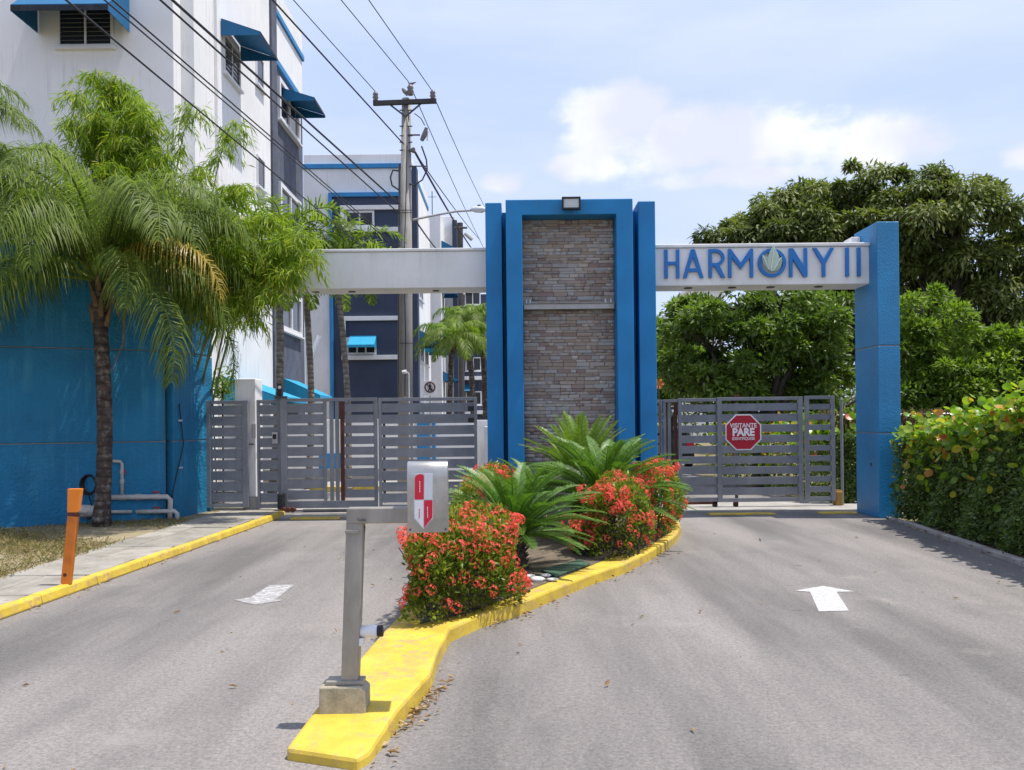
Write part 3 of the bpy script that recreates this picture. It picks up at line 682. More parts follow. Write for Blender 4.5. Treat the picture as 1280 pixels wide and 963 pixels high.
MB().tube([(xr0 - .002, 14.62, .86), (xr0 + .01, 14.62, .86)], .035, 10).build('hole', 'black', RP)
cbox('cap_block', 'coping', RP, xr0 - .16, xr0 - .004, 14.95, 15.3, BZ1 + .008, BZ1 + .17, .01)
# left blue wall
LW = thing('blue_wall', 'large rough blue boundary wall with pale streaks behind the queen palm', 'wall', (-7, 14, 0))
wx = [-12.0, -5.67]; wz = [0.05, Zp(555.6, 13.6, 0), 2.88, 4.5]
for i in range(3):
    mb = MB(); z0, z1 = wz[i] + (.009 if i else 0), wz[i + 1] - (.009 if i < 2 else 0)
    a, b_ = (wx[0], wl(wx[0])), (-5.79, wl(-5.79))
    mb.prism([(a[0], a[1], z0), (b_[0], b_[1], z0), (b_[0] - .3, b_[1] + .6, z0), (a[0] - .3, a[1] + .6, z0)], (0, 0, z1 - z0)); mb.build('wall_panel', 'blue_stucco', LW, .014)
    mb = MB(); mb.prism([(-5.82, 14.80, z0), (-5.67, 14.72, z0), (-5.49, 16.15, z0), (-5.95, 16.2, z0)], (0, 0, z1 - z0)); mb.build('end_pier', 'blue_stucco', LW, .012)
mb = MB(); mb.prism([(-11.9, wl(-11.9) + .03, .1), (-5.8, wl(-5.8) + .03, .1), (-5.9, wl(-5.8) + .4, .1), (-12, wl(-12) + .4, .1)], (0, 0, 4.2)); mb.build('joint_core', 'joint_grey', LW)
mb = MB(); mb.prism([(-5.80, 14.83, .1), (-5.685, 14.745, .1), (-5.51, 16.1, .1), (-5.9, 16.1, .1)], (0, 0, 4.2)); mb.build('joint_core', 'joint_grey', LW)

# ------------------------------------------------------------------ name letters
NS = thing('name_sign', 'raised blue letters HARMONY II with pale green leaves in the O, on the white beam', 'lettering', (4.2, 14.6, 4.2))
SY = 14.615; k_ = SY / F
def LX(px): return (px - 640 + 2.8) * k_                  # letter px to world x, at beam height
def slopeZ(px, f):                                        # f 0 = foot of the letters, 1 = top
    return BZ0 + .10 + f * .475
TH = .053
def stroke(mb, a, b_, th=TH, d=.045):
    (ax, az), (bx, bz) = a, b_; dv = Vector((bx - ax, 0, bz - az)).normalized(); nv = Vector((-dv.z, 0, dv.x)) * th / 2
    A, B = Vector((ax, SY - d, az)), Vector((bx, SY - d, bz)); mb.prism([A + nv, A - nv, B - nv, B + nv], (0, d, 0))
def polyletter(name, loops, holes=None):
    cu = bpy.data.curves.new(name, 'CURVE'); cu.dimensions = '2D'; cu.fill_mode = 'BOTH'; cu.extrude = .022
    for lp in loops:
        s_ = cu.splines.new('POLY'); s_.points.add(len(lp) - 1); s_.use_cyclic_u = True
        for p, (x, z) in zip(s_.points, lp): p.co = (x, z, 0, 1)
    tmp = bpy.data.objects.new('tmp', cu); COL.objects.link(tmp); bpy.context.view_layer.update()
    me = bpy.data.meshes.new_from_object(tmp.evaluated_get(bpy.context.evaluated_depsgraph_get())); bpy.data.objects.remove(tmp)
    me.name = name; me.materials.clear(); me.materials.append(M('letter_blue')); me.transform(Matrix.Translation((0, SY - .023, 0)) @ FACE_CAM)
    return link(name, me, NS)
za, zb = slopeZ(0, 0), slopeZ(0, 1); h = zb - za; t2 = TH
def vbar(x): return [(x - t2 / 2, za), (x + t2 / 2, za), (x + t2 / 2, zb), (x - t2 / 2, zb)]
def mb_letter(name, parts):
    for lp in parts: pass
    return polyletter(name, parts)
# H
a, b_ = LX(831.5), LX(846); zc = za + h * .52
polyletter('letter', [[(a - t2/2, za), (a + t2/2, za), (a + t2/2, zc - t2/2), (b_ - t2/2, zc - t2/2), (b_ - t2/2, za), (b_ + t2/2, za), (b_ + t2/2, zb), (b_ - t2/2, zb), (b_ - t2/2, zc + t2/2), (a + t2/2, zc + t2/2), (a + t2/2, zb), (a - t2/2, zb)]])
# A
l, r, c0 = LX(852.5), LX(878), LX(865)
zbar = za + h * .22; fr = lambda z_: (z_ - za) / h
xl = lambda z_: l + (c0 - .03 - l) * fr(z_); xr = lambda z_: r + (c0 + .03 - r) * fr(z_)
polyletter('letter', [[(l, za), (l + t2 * 1.1, za), (xl(zbar) + t2 * 1.1, zbar), (xr(zbar) - t2 * 1.1, zbar), (r - t2 * 1.1, za), (r, za), (c0 + .03, zb), (c0 - .03, zb)],
                      [(xl(zbar + t2) + t2 * 1.1, zbar + t2), (c0, zb - .13), (xr(zbar + t2) - t2 * 1.1, zbar + t2)]])
# R
def arc(cx, cz, rx, rz_, a0, a1, n=14): return [(cx + rx * math.cos(math.radians(a0 + (a1 - a0) * i / n)), cz + rz_ * math.sin(math.radians(a0 + (a1 - a0) * i / n))) for i in range(n + 1)]
a = LX(886.5); bx = LX(892.5); zm = za + h * .40; rr_ = (zb - zm) / 2; cz = zm + rr_; rx = LX(904.5) - bx
foot = LX(905)
polyletter('letter', [[(a - t2/2, za), (a + t2/2, za), (a + t2/2, zm), (bx - .01, zm), (foot - t2 * 1.2, za), (foot, za), (bx + .075, zm + .01)] + arc(bx, cz, rx, rr_, -62, 90) + [(a - t2/2, zb)],
                      [(a + t2/2, zm + t2)] + arc(bx, cz, rx - t2, rr_ - t2, -90, 90) + [(a + t2/2, zb - t2)]])
# M
a, b_, c0 = LX(911), LX(938), LX(924.5)
polyletter('letter', [[(a - t2/2, za), (a + t2/2, za), (a + t2/2, zb - .14), (c0, za + h * .32 - .02), (b_ - t2/2, zb - .14), (b_ - t2/2, za), (b_ + t2/2, za), (b_ + t2/2, zb), (b_ - t2/2 + .01, zb), (c0, za + h * .32 + .09), (a + t2/2 - .01, zb), (a - t2/2, zb)]])
# O
oc, orr = LX(963.5), (LX(981) - LX(946)) / 2; ozc = (za + zb) / 2 - .0
polyletter('letter', [arc(oc, ozc, orr, h * .5, 0, 352, 44), arc(oc, ozc, orr - t2, h * .5 - t2, 0, 352, 44)])
# N
a, b_ = LX(987), LX(1005.5)
polyletter('letter', [[(a - t2/2, za), (a + t2/2, za), (a + t2/2, zb - .17), (b_ - t2/2 - .01, za), (b_ + t2/2, za), (b_ + t2/2, zb), (b_ - t2/2, zb), (b_ - t2/2, za + .17), (a + t2/2 + .01, zb), (a - t2/2, zb)]])
# Y
l, r, c0 = LX(1014.5), LX(1041), LX(1028); zj_ = za + h * .44
polyletter('letter', [[(c0 - t2/2, za), (c0 + t2/2, za), (c0 + t2/2, zj_), (r, zb), (r - t2 * 1.15, zb), (c0, zj_ + .08), (l + t2 * 1.15, zb), (l, zb), (c0 - t2/2, zj_)]])
for px in (1057.5, 1072): polyletter('letter', [vbar(LX(px))])
# leaves inside the O
def leafpoly(name, pts, mat, d0, d1):
    mb = MB(); mb.prism([(LX(x), SY - d0, BZ0 + .10 + (348.5 - z) * k_ * 1.0) for x, z in pts], (0, d0 - d1, 0)); return mb.build(name, mat, NS, .004)
leafpoly('leaf_emblem', [(961, 342), (956.5, 339), (953, 334), (951, 328), (950.5, 321), (954.5, 322.5), (958.5, 325.5), (961.5, 330), (962.5, 336)], 'leaf_emblem', .066, .046)
leafpoly('leaf_emblem', [(961.5, 342), (958, 334), (957.5, 326), (960, 318), (965, 308.5), (968, 315), (971, 321), (972, 328), (969, 336), (965, 341)], 'leaf_emblem_pale', .072, .048)
leafpoly('leaf_emblem', [(963, 342), (966, 335), (970, 329), (975, 323.5), (976, 329), (974, 335.5), (969.5, 340.5)], 'leaf_emblem', .064, .046)
for a, b_ in (((965.5, 311), (961.5, 340)), ((952, 323), (959, 339)), ((974, 325), (965, 340))):
    mb = MB(); p, q = [(LX(x), BZ0 + .10 + (348.5 - z) * k_) for x, z in (a, b_)]; stroke(mb, p, q, .008, .075); mb.build('leaf_vein', 'sign_white', NS)
# ------------------------------------------------------------------ gates
def gate_panel(par, xa, xb, Y, z0, z1, n, sh, post=.05, th=.035, first=None, slat='slat', posts=(True, True), rails=True, zoff=0.0, lo_rail=.07):
    if posts[0]: cbox('post', 'gate_paint', par, xa, xa + post, Y - .03, Y + .03, z0, z1, .004)
    if posts[1]: cbox('post', 'gate_paint', par, xb - post, xb, Y - .03, Y + .03, z0, z1, .004)
    a, b_ = xa + (post if posts[0] else 0) + .002, xb - (post if posts[1] else 0) - .002
    if rails:
        cbox('rail', 'gate_paint', par, a, b_, Y - .026, Y + .026, z1 - .06, z1, .004)
        cbox('rail', 'gate_paint', par, a, b_, Y - .026, Y + .026, z0, z0 + lo_rail, .004)
    lo, hi = z0 + (lo_rail if rails else 0), z1 - (.06 if rails else 0)
    gap = (hi - lo - n * sh) / (n + 1)
    me_ = bpy.data.meshes.new('slat'); q = MB().box(0, b_ - a, -.012, .012, 0, sh); me_.from_pydata(q.v, [], q.f); me_.materials.append(M('gate_paint'))
    for i in range(n):
        o = link(slat, me_, par, 0.003); o.location = Vector((a, Y + random.uniform(-.002, .002), lo + gap * (i + 1) + sh * i)) - WL[par.name]
        o.rotation_euler = (random.uniform(-.02, .02), random.uniform(-.0012, .0012), 0)
GY = 15.9
gx = lambda px: Xp(px, GY, 570)
zt = Zp(498, GY, 400)
g1 = thing('pedestrian_gate', 'narrow grey slatted gate leaf beside the blue wall, left of the concrete post', 'gate', (gx(280), GY, 0))
gate_panel(g1, gx(256), gx(310), GY + .02, .14, Zp(501, GY, 280), 9, .165, .10, posts=(True, True))
gp = thing('gate_post', 'slim grey steel post against the end of the blue wall', 'post', (gx(250), GY, 0))
cbox('upright', 'gate_paint', gp, gx(247), gx(254.5), GY - .02, GY + .06, .1, Zp(500, GY, 250), .004)
for z_ in (.35, 1.2, 1.8): MB().tube([(gx(255.3), GY - .035, z_), (gx(255.3), GY - .035, z_ + .09)], .013, 8).build('hinge', 'dark_metal', gp)
cp = thing('concrete_post', 'pale square concrete gate post between the narrow gate and the fixed panel', 'post', (gx(303), 16.1, 0))
cbox('shaft', 'white_wall', cp, gx(291), gx(317), 16.05, 16.5, .32, Zp(473.5, 16.05, 303), .012)
cbox('footing', 'concrete', cp, gx(308) - .1, gx(321), 15.99, 16.55, .02, .318, .02)
cbox('lock_plate', 'rail_grey', cp, gx(312.5), gx(317.3), 16.02, 16.048, Zp(548, 16, 303), Zp(530, 16, 303), .003)
MB().tube([(gx(315), 16.02, 1.28), (gx(315), 15.98, 1.28), (gx(310), 15.97, 1.28)], .012, 8).build('latch', 'dark_metal', cp)
g2 = thing('fixed_gate_panel', 'short fixed grey slat panel right of the pale concrete post', 'gate panel', (gx(335), GY, 0))
gate_panel(g2, gx(320.5), gx(350), GY + .06, .12, Zp(500, GY, 335), 9, .165, .05, posts=(True, True))
cbox('keypad', 'rail_grey', g2, gx(340.5), gx(347.5), GY - .03, GY + .028, Zp(555, GY, 344), Zp(541, GY, 344), .008)
cbox('keypad_window', 'black', g2, gx(341.8), gx(346.2), GY - .036, GY - .031, Zp(549, GY, 344), Zp(543, GY, 344), .001)
g3 = thing('sliding_gate', 'left leaf of the grey exit sliding gate, with motor at its foot', 'gate', (gx(400), GY, 0))
gate_panel(g3, gx(351), gx(404.5), GY, .115, zt, 9, .163, .12, posts=(True, False), lo_rail=.13)
for a, b_ in ((404.5, 408.5), (412.5, 417), (419.5, 424)): cbox('bar', 'gate_paint', g3, gx(a), gx(b_), GY - .02, GY + .03, .25, zt - .062, .003)
cbox('rail', 'gate_paint', g3, gx(404.5) + .001, gx(472), GY - .026, GY + .026, zt - .06, zt, .004)
cbox('rail', 'gate_paint', g3, gx(404.5) + .001, gx(472), GY - .026, GY + .026, .115, .245, .004)
cbox('bar', 'rust', g3, gx(426), gx(430.8), GY - .03, GY + .02, .25, zt - .063, .003)
gate_panel(g3, gx(430.9), gx(472), GY + .015, .247, zt - .062, 9, .145, .065, posts=(False, True), rails=False)
g4 = thing('sliding_gate', 'right leaf of the grey exit sliding gate ending at the blue tower', 'gate', (gx(536), GY, 0))
gate_panel(g4, gx(474.5), gx(597), GY - .08, .10, zt - .01, 9, .163, .055)
for z_ in (zt - .26, zt - .47): MB().box(gx(586), gx(593), GY - .125, GY - .11, z_, z_ + .09, None).build('stop_block', 'black', g4, .01)
cbox('stiffener', 'dark_metal', g4, gx(479.3), gx(482.5), GY - .06, GY - .04, .2, zt - .1, .003)
gm_ = thing('gate_motor', 'black gate motor and roller box on the ground at the gate foot', 'gate motor', (gx(356), GY - .2, 0))
cbox('housing', 'black', gm_, gx(351), gx(357), GY - .28, GY - .06, .12, .40, .02)
cbox('track', 'dark_metal', gm_, gx(352), gx(470), GY - .26, GY - .2, .075, .105, .006)
for px in (358, 364, 370): MB().tube([(gx(px), GY - .30, .11), (gx(px), GY - .18, .11)], .045, 10).build('roller', 'rust', gm_)
tr = MB().tube([(gx(383), GY - .3, .10), (gx(472), GY - .3, .10)], .028, 8).build('conduit', 'dark_metal', gm_)
gl = thing('gate_sensor', 'black lamp and sensor bracket on top of the exit gate', 'sensor', (gx(352), GY, zt))
MB().tube([(gx(352), GY, zt), (gx(352), GY, zt + .22)], .02, 8).build('stem', 'dark_metal', gl)
cbox('sensor_box', 'black', gl, gx(348), gx(354), GY - .06, GY + .05, zt + .05, zt + .27, .012)
MB().tube([(gx(351.5), GY - .075, zt + .20), (gx(351.5), GY - .055, zt + .20)], .03, 10).build('lens', 'silver', gl)
cbox('arm', 'dark_metal', gl, gx(344), gx(360), GY - .03, GY + .01, zt + .0, zt + .045, .004)

# right side
RYt = 16.0; rx_ = lambda px: Xp(px, RYt, 570); rt = Zp(497.5, RYt, 930)
g5 = thing('fixed_gate_panel', 'narrow grey slat panel with upright bars at the tower foot, beside entrance gate', 'gate panel', (rx_(835), RYt, 0))
gate_panel(g5, rx_(816), rx_(829), RYt + .05, .2, rt - .02, 9, .135, .04, posts=(False, True))
for a, b_ in ((829.5, 833), (835.5, 839)): cbox('bar', 'gate_paint', g5, rx_(a), rx_(b_), RYt, RYt + .04, .2, rt - .07, .003)
cbox('bar', 'rust', g5, rx_(843), rx_(847), RYt, RYt + .05, .15, rt - .07, .003)
cbox('rail', 'gate_paint', g5, rx_(829.3), rx_(848), RYt - .01, RYt + .05, rt - .068, rt - .018, .003)
g6 = thing('sliding_gate', 'grey entrance sliding gate carrying the red octagonal sign', 'gate', (rx_(925), RYt, 0))
gate_panel(g6, rx_(848), rx_(900), RYt, .15, rt, 9, .135, .06, posts=(True, False))
gate_panel(g6, rx_(896), rx_(1002.5), RYt - .04, .14, rt + .01, 9, .135, .085)
cbox('brace', 'gate_paint', g6, rx_(1005 - 86), rx_(1005 - 82), RYt + .03, RYt + .06, .2, rt - .1, .003)
for px in (893, 919): 
    MB().box(rx_(px - 3), rx_(px + 3), RYt - .03, RYt + .03, .06, .148).build('caster_fork', 'rust', g6, .006)
    MB().tube([(rx_(px), RYt - .035, .085), (rx_(px), RYt + .035, .085)], .035, 10).build('caster', 'rubber', g6)
cbox('bottom_track', 'rust', g6, rx_(848), rx_(896), RYt - .03, RYt + .03, .10, .145, .004)
MB().box(rx_(918), rx_(924), RYt - .06, RYt + .0, rt + .012, rt + .05).build('roller_guide', 'rust', g6, .004)
g7 = thing('fixed_gate_panel', 'grey slat panel at right end of the entrance gate, beside chain link', 'gate panel', (rx_(1024), RYt, 0))
gate_panel(g7, rx_(1006), rx_(1043), RYt - .02, .15, rt + .02, 9, .10, .07)
pp = thing('fence_post', 'thin grey pipe post between the entrance gate and the blue pillar', 'post', (rx_(1055), RYt, 0))
MB().tube([(rx_(1055), RYt + .1, .05), (rx_(1055), RYt + .1, rt - .05)], .028, 8).build('pipe', 'gate_paint', pp)
MB().tube([(rx_(1055), RYt + .1, rt - .05), (rx_(1055), RYt + .1, rt)], [.034, .01], 8).build('cap', 'gate_paint', pp)
tb = thing('block', 'small yellow-brown concrete block on the ground between gate panel and blue pillar', 'block', (rx_(1048), RYt + .1, 0))
cbox('block_body', 'block_ochre', tb, rx_(1044.5), rx_(1053.5), RYt, RYt + .2, .05, .31, .02)
cbox('block_cap', 'block_ochre', tb, rx_(1044.5) + .012, rx_(1053.5) - .012, RYt + .02, RYt + .18, .312, .33, .004)

# octagonal sign on the gate
S = thing('stop_sign', 'red octagonal sign with white writing VISITANTE PARE fixed to entrance gate', 'sign', (rx_(929), RYt - .07, 1.5))
sx, sz, SR, sy = Xp(929, RYt - .08, 540), Zp(540.5, RYt - .08, 929), 0.325, RYt - .09
def octo(mb, r, y, d): mb.prism([(sx + r / math.cos(math.pi / 8) * math.cos(math.pi / 8 + math.pi / 4 * k), y, sz + r / math.cos(math.pi / 8) * math.sin(math.pi / 8 + math.pi / 4 * k)) for k in range(8)], (0, d, 0))
mb = MB(); octo(mb, SR, sy, .006); mb.build('border', 'sign_white', S)
mb = MB(); octo(mb, SR - .022, sy - .003, .0025); mb.build('face', 'sign_red', S)
text_obj('lettering', 'VISITANTE', .112, 'sign_white', S, Vector((sx, sy - .004, sz + .118)), FACE_CAM, .001, bold=.002, sx=.92)
text_obj('lettering', 'PARE', .19, 'sign_white', S, Vector((sx, sy - .004, sz - .005)), FACE_CAM, .001, bold=.009, sx=.92)
text_obj('lettering', 'IDENTIFIQUESE', .07, 'sign_white', S, Vector((sx, sy - .004, sz - .118)), FACE_CAM, .001, bold=.001, sx=.86)

# ------------------------------------------------------------------ reader station on the island tip
YB = G(430, 893, .1).y; bs = YB / F
bxx = lambda px, py=700: Xp(px, YB, py)
bz = lambda py: Zp(py, YB, 470)
RS = thing('reader_station', 'steel post with angled arm and hooded reader box on the island tip', 'access reader', (bxx(430, 890), YB, .1))
mb = MB(); xa, xb = bxx(398, 890), bxx(457, 890)
mb.prism([(xa, YB, .095), (xb, YB, .095), (xb, YB, bz(865)), (xb - .03, YB, bz(859)), (xa + .005, YB, bz(859))], (0, .16, 0)); mb.build('base_block', 'block_concrete', RS, .008)
cbox('base_plate', 'post_steel', RS, bxx(405, 860), bxx(452, 860), YB + .03, YB + .14, bz(858.5), bz(854), .003)
p0, p1 = Vector((bxx(434.5, 856), YB + .085, bz(856))), Vector((bxx(441.5, 640), YB + .085, bz(646)))
def sq(mb, a, b_, wx_, wy, axis=Vector((0, 1, 0))):
    d = (b_ - a).normalized(); s_ = d.cross(axis).normalized()
    pts = [a + s_ * i * wx_ + axis * j * wy for i, j in ((-1, -1), (1, -1), (1, 1), (-1, 1))]
    mb.prism(pts, b_ - a)
mb = MB(); sq(mb, p0, p1, .045, .038); mb.build('post', 'post_steel', RS, .006)
q0, q1 = Vector((bxx(431, 646), YB + .085, bz(646))), Vector((bxx(514, 646), YB + .085, bz(646)))
mb = MB(); sq(mb, q0, q1, .041, .042); mb.build('arm', 'post_steel', RS, .006)
for i in range(4):
    th = .6 + i * .5; c = Vector((q0.x + .075, YB + .035, bz(651)))
    MB().tube([c + Vector((-.02 + .008 * i, 0, .012 - .004 * i)), c + Vector((-.005 + .01 * i, -.008, -.004)), c + Vector((.012 + .006 * i, -.004, .006))], .0022, 5).build('lock_wire', 'dark_metal', RS)
# hooded box: profile in depth, bent sheet
bw = .105; bc = Vector((bxx(534, 620), YB + .06, 0)); zt_, zb_ = bz(578), bz(666)
prof = [(-.085, zb_)]
for i in range(9):
    a = math.pi * (1 - .5 * i / 8); prof.append((-.045 + .055 * math.cos(a) * .8 + .0, zt_ - .085 + .085 * math.sin(a)))
prof += [(.02, zt_)]
for i in range(1, 9):
    a = math.pi / 2 * (1 - i / 8); prof.append((.02 + .06 * math.cos(a), zt_ - .06 + .06 * math.sin(a)))
prof += [(.08, zb_ + .01)]
rotz = Matrix.Translation(bc) @ Matrix.Rotation(rad(3), 4, 'Z')
mb = MB(); n_ = len(prof)
tilt = 0.0
mb.add([rotz @ Vector((-bw, y_, z_)) for y_, z_ in prof] + [rotz @ Vector((bw, y_, z_)) for y_, z_ in prof],
       [tuple(range(n_)), tuple(range(2 * n_ - 1, n_ - 1, -1))] + [(i, n_ + i, n_ + (i + 1) % n_, (i + 1) % n_) for i in range(n_)])
o = mb.build('hood', 'brushed_steel', RS, .003); 
for p in o.data.polygons: p.use_smooth = len(p.vertices) == 4
# shield label in four quarters
def lab(name, pts, mat, off=.0885):
    mb = MB(); P3 = []
    for px, py in pts:
        P3.append(rotz @ Vector(((px - 534.5) * bs, -off, bz(py))))
    mb.prism(P3, rotz.to_3x3() @ Vector((0, .0015, 0))); return mb.build(name, mat, RS)
lab('label_backing', [(517.5, 592), (541.5, 592), (541, 648), (529, 661.5), (517.5, 648)], 'silver', .0875)
lab('label_quarter', [(519, 597), (521, 594.5), (525, 593), (529, 593.5), (530.2, 596), (529.6, 624.6), (518.6, 624.6)], 'soft_red', .0892)
lab('label_quarter', [(530.9, 593), (541.2, 593), (540.6, 624.6), (530.2, 624.6)], 'silver', .0892)
lab('label_quarter', [(518.5, 625.6), (529.3, 625.6), (528.9, 660), (518.3, 647)], 'white_plastic', .0892)
lab('label_quarter', [(530.1, 625.6), (540.6, 625.6), (540.2, 647), (529.7, 660)], 'soft_red', .0892)
for px, py, tm, cnt in ((525, 609, 'white_plastic', 7), (524.3, 642, 'soft_red', 6), (534.3, 641, 'white_plastic', 7)):
    for k in range(cnt):
        y_ = py - cnt + k * 2.0
        lab('label_print', [(px - .6, y_), (px + .5, y_), (px + .5, y_ + 1.3), (px - .6, y_ + 1.3)], tm, .0905)
for dx_, py in ((-.092, 584), (.092, 584), (-.092, 662), (.092, 662)):
    c_ = rotz @ Vector((dx_, -.0865, bz(py))); 
    if py > 600: MB().tube([c_, c_ + Vector((0, -.004, 0))], .005, 8).build('screw', 'dark_metal', RS)
cbox('collar', 'post_steel', RS, bxx(432, 650) - .012, bxx(432, 650) + .06, YB + .035, YB + .136, bz(668), bz(664), .002)
MB().tube([Vector((bxx(452, 660), YB + .10, bz(660))), Vector((bxx(447, 720), YB + .118, bz(720))), Vector((bxx(446, 790), YB + .118, bz(790)))], .0045, 6).build('cable', 'black', RS)
# photo-eye on the post
pz_ = bz(794); pe = Vector((bxx(445, 794), YB + .085, pz_))
mb = MB(); mb.tube([pe + Vector((.0, 0, 0)), pe + Vector((.012, 0, 0)), pe + Vector((.085, 0, -.0)), pe + Vector((.098, 0, 0))], [.02, .03, .036, .033], 14); mb.build('photo_eye', 'white_plastic', RS, smooth=True)
MB().tube([pe + Vector((.098, 0, 0)), pe + Vector((.128, 0, .002))], .031, 14).build('photo_eye_lens', 'black', RS, .004)
cbox('bracket', 'white_plastic', RS, pe.x - .005, pe.x + .03, YB + .05, YB + .12, pz_ - .07, pz_ - .03, .004)

# ------------------------------------------------------------------ orange post, pipes
og = G(84, 728, .115); OY = og.y; os_ = OY / F
OP = thing('marker_post', 'leaning orange marker post with brighter top standing beside the left kerb', 'marker post', (og.x, OY, .1))
a, b_ = Vector((Xp(83, OY, 728), OY, .1)), Vector((Xp(92, OY, 655), OY, Zp(645, OY, 90)))
c = Vector((Xp(94.5, OY, 612), OY, Zp(611, OY, 94)))
mb = MB(); sq(mb, a, b_, .047, .028); mb.build('shaft', 'orange', OP, .008)
mb = MB(); sq(mb, b_, b_.lerp(c, .13), .049, .030); mb.build('band', 'rust', OP, .003)
mb = MB(); d = (c - b_); m0 = b_.lerp(c, .132); s1 = Vector((.05, 0, 0)); s2 = Vector((.064, 0, 0)); yv = Vector((0, .030, 0))
mb.add([m0 - s1 - yv, m0 + s1 - yv, m0 + s1 + yv, m0 - s1 + yv, c - s2 - yv, c + s2 - yv, c + s2 + yv, c - s2 + yv], [(3, 2, 1, 0), (4, 5, 6, 7), (0, 1, 5, 4), (1, 2, 6, 5), (2, 3, 7, 6), (3, 0, 4, 7)])
mb.build('reflector_head', 'orange_bright', OP, .004)
MB().tube([a + Vector((.0, -.031, .09)), a + Vector((.0, -.027, .09))], .018, 10).build('spot', 'rust', OP)
MB().tube([b_ + Vector((.05, 0, .03)), b_ + Vector((.13, 0, .02))], .018, 8).build('bolt', 'dark_metal', OP)
YP = 14.0
def wp(px, py, dy=0): 
    x_ = Xp(px, YP, py); y_ = min(wl(x_) - .10, 14.6) + dy; x_ = Xp(px, y_, py); return Vector((x_, y_, Zp(py, y_, px)))
PI_ = thing('water_pipes', 'off-white plastic water pipes with red valves low on the blue wall', 'pipes', wp(180, 640))
MB().tube([wp(134, 576), wp(150, 577), wp(152.5, 580), wp(152.5, 620)], .026, 10).build('riser_pipe', 'pvc', PI_, smooth=True)
MB().tube([wp(134, 622), wp(209, 621), wp(213, 625), wp(212.5, 650)], .042, 10).build('upper_pipe', 'pvc', PI_, smooth=True)
MB().tube([wp(134, 640), wp(165, 640)], .03, 10).build('lower_pipe', 'pvc', PI_, smooth=True)
MB().tube([wp(170, 640), wp(218, 639), wp(221.5, 642), wp(222, 652)], .036, 10).build('lower_pipe', 'pvc', PI_, smooth=True)
for px, py, r in ((153, 622, .05), (172, 621.5, .054), (195, 621, .052), (196, 639.5, .046), (183, 640, .042)):
    p = wp(px, py); MB().tube([p + Vector((-.05, 0, 0)), p + Vector((.05, 0, 0))], r, 12).build('coupling', 'pvc', PI_)
for px, py in ((152.5, 602), (152.5, 590)):
    p = wp(px, py); MB().tube([p + Vector((0, 0, -.03)), p + Vector((0, 0, .03))], .034, 12).build('coupling', 'pvc', PI_)
for px, py in ((195, 615), (196, 634.5)):
    p = wp(px, py, -.02); MB().tube([p + Vector((-.06, 0, .0)), p + Vector((.06, 0, 0))], .012, 6).build('valve_handle', 'valve_red', PI_)
    MB().tube([p + Vector((0, 0, -.03)), p], .014, 6).build('valve_stem', 'valve_red', PI_)
p = wp(155.5, 590, -.02); MB().tube([p + Vector((0, 0, -.04)), p + Vector((0, 0, .04))], .014, 6).build('valve_handle', 'valve_red', PI_)
PU = thing('water_pump', 'grey-green pump cylinder lying at the wall foot behind the palm trunk', 'pump', wp(112, 640))
MB().tube([wp(97, 639), wp(102, 639), wp(120, 639), wp(123, 639)], [.06, .10, .10, .06], 14).build('pump_body', 'pvc', PU, smooth=True)
MB().tube([wp(122, 650), wp(122.5, 630), wp(121, 615)], .014, 6).build('hose', 'mat_green', PU)
MB().tube([wp(108, 650), wp(108, 642)], .03, 8).build('foot', 'dark_metal', PU)
HC = thing('cable_coil', 'black coil of cable hanging on a small panel on the blue wall', 'cable coil', wp(112, 605))
p = wp(112, 606, -.02)
for j in range(5):
    MB().tube([p + Vector(((.10 + .008 * j) * math.cos(k / 10 * 6.283), -.012 * j, (.14 + .006 * j) * math.sin(k / 10 * 6.283))) for k in range(11)], .014, 6, False).build('cable_loop', 'black', HC)
MB().tube([p + Vector((-.03, 0, -.12)), p + Vector((.02, 0, -.3)), p + Vector((.06, 0, -.42))], .012, 6).build('cable_tail', 'black', HC)
q = wp(112, 600, .05); MB().box(q.x - .17, q.x + .13, q.y, q.y + .03, q.z - .33, q.z + .08).build('panel', 'blue_stucco', HC, .006)
WC = thing('wall_cable', 'thin black cable running down the end of the blue wall', 'cable', (-5.6, 14.9, .1))
MB().tube([(-5.63, 14.9, 2.0), (-5.60, 15.0, 1.3), (-5.66, 14.7, .6), (-5.76, 14.66, .14)], .009, 6).build('cable', 'black', WC)
for z_ in (1.7, .9): MB().box(-5.66, -5.6, 14.9, 14.95, z_, z_ + .03).build('clip', 'silver', WC)
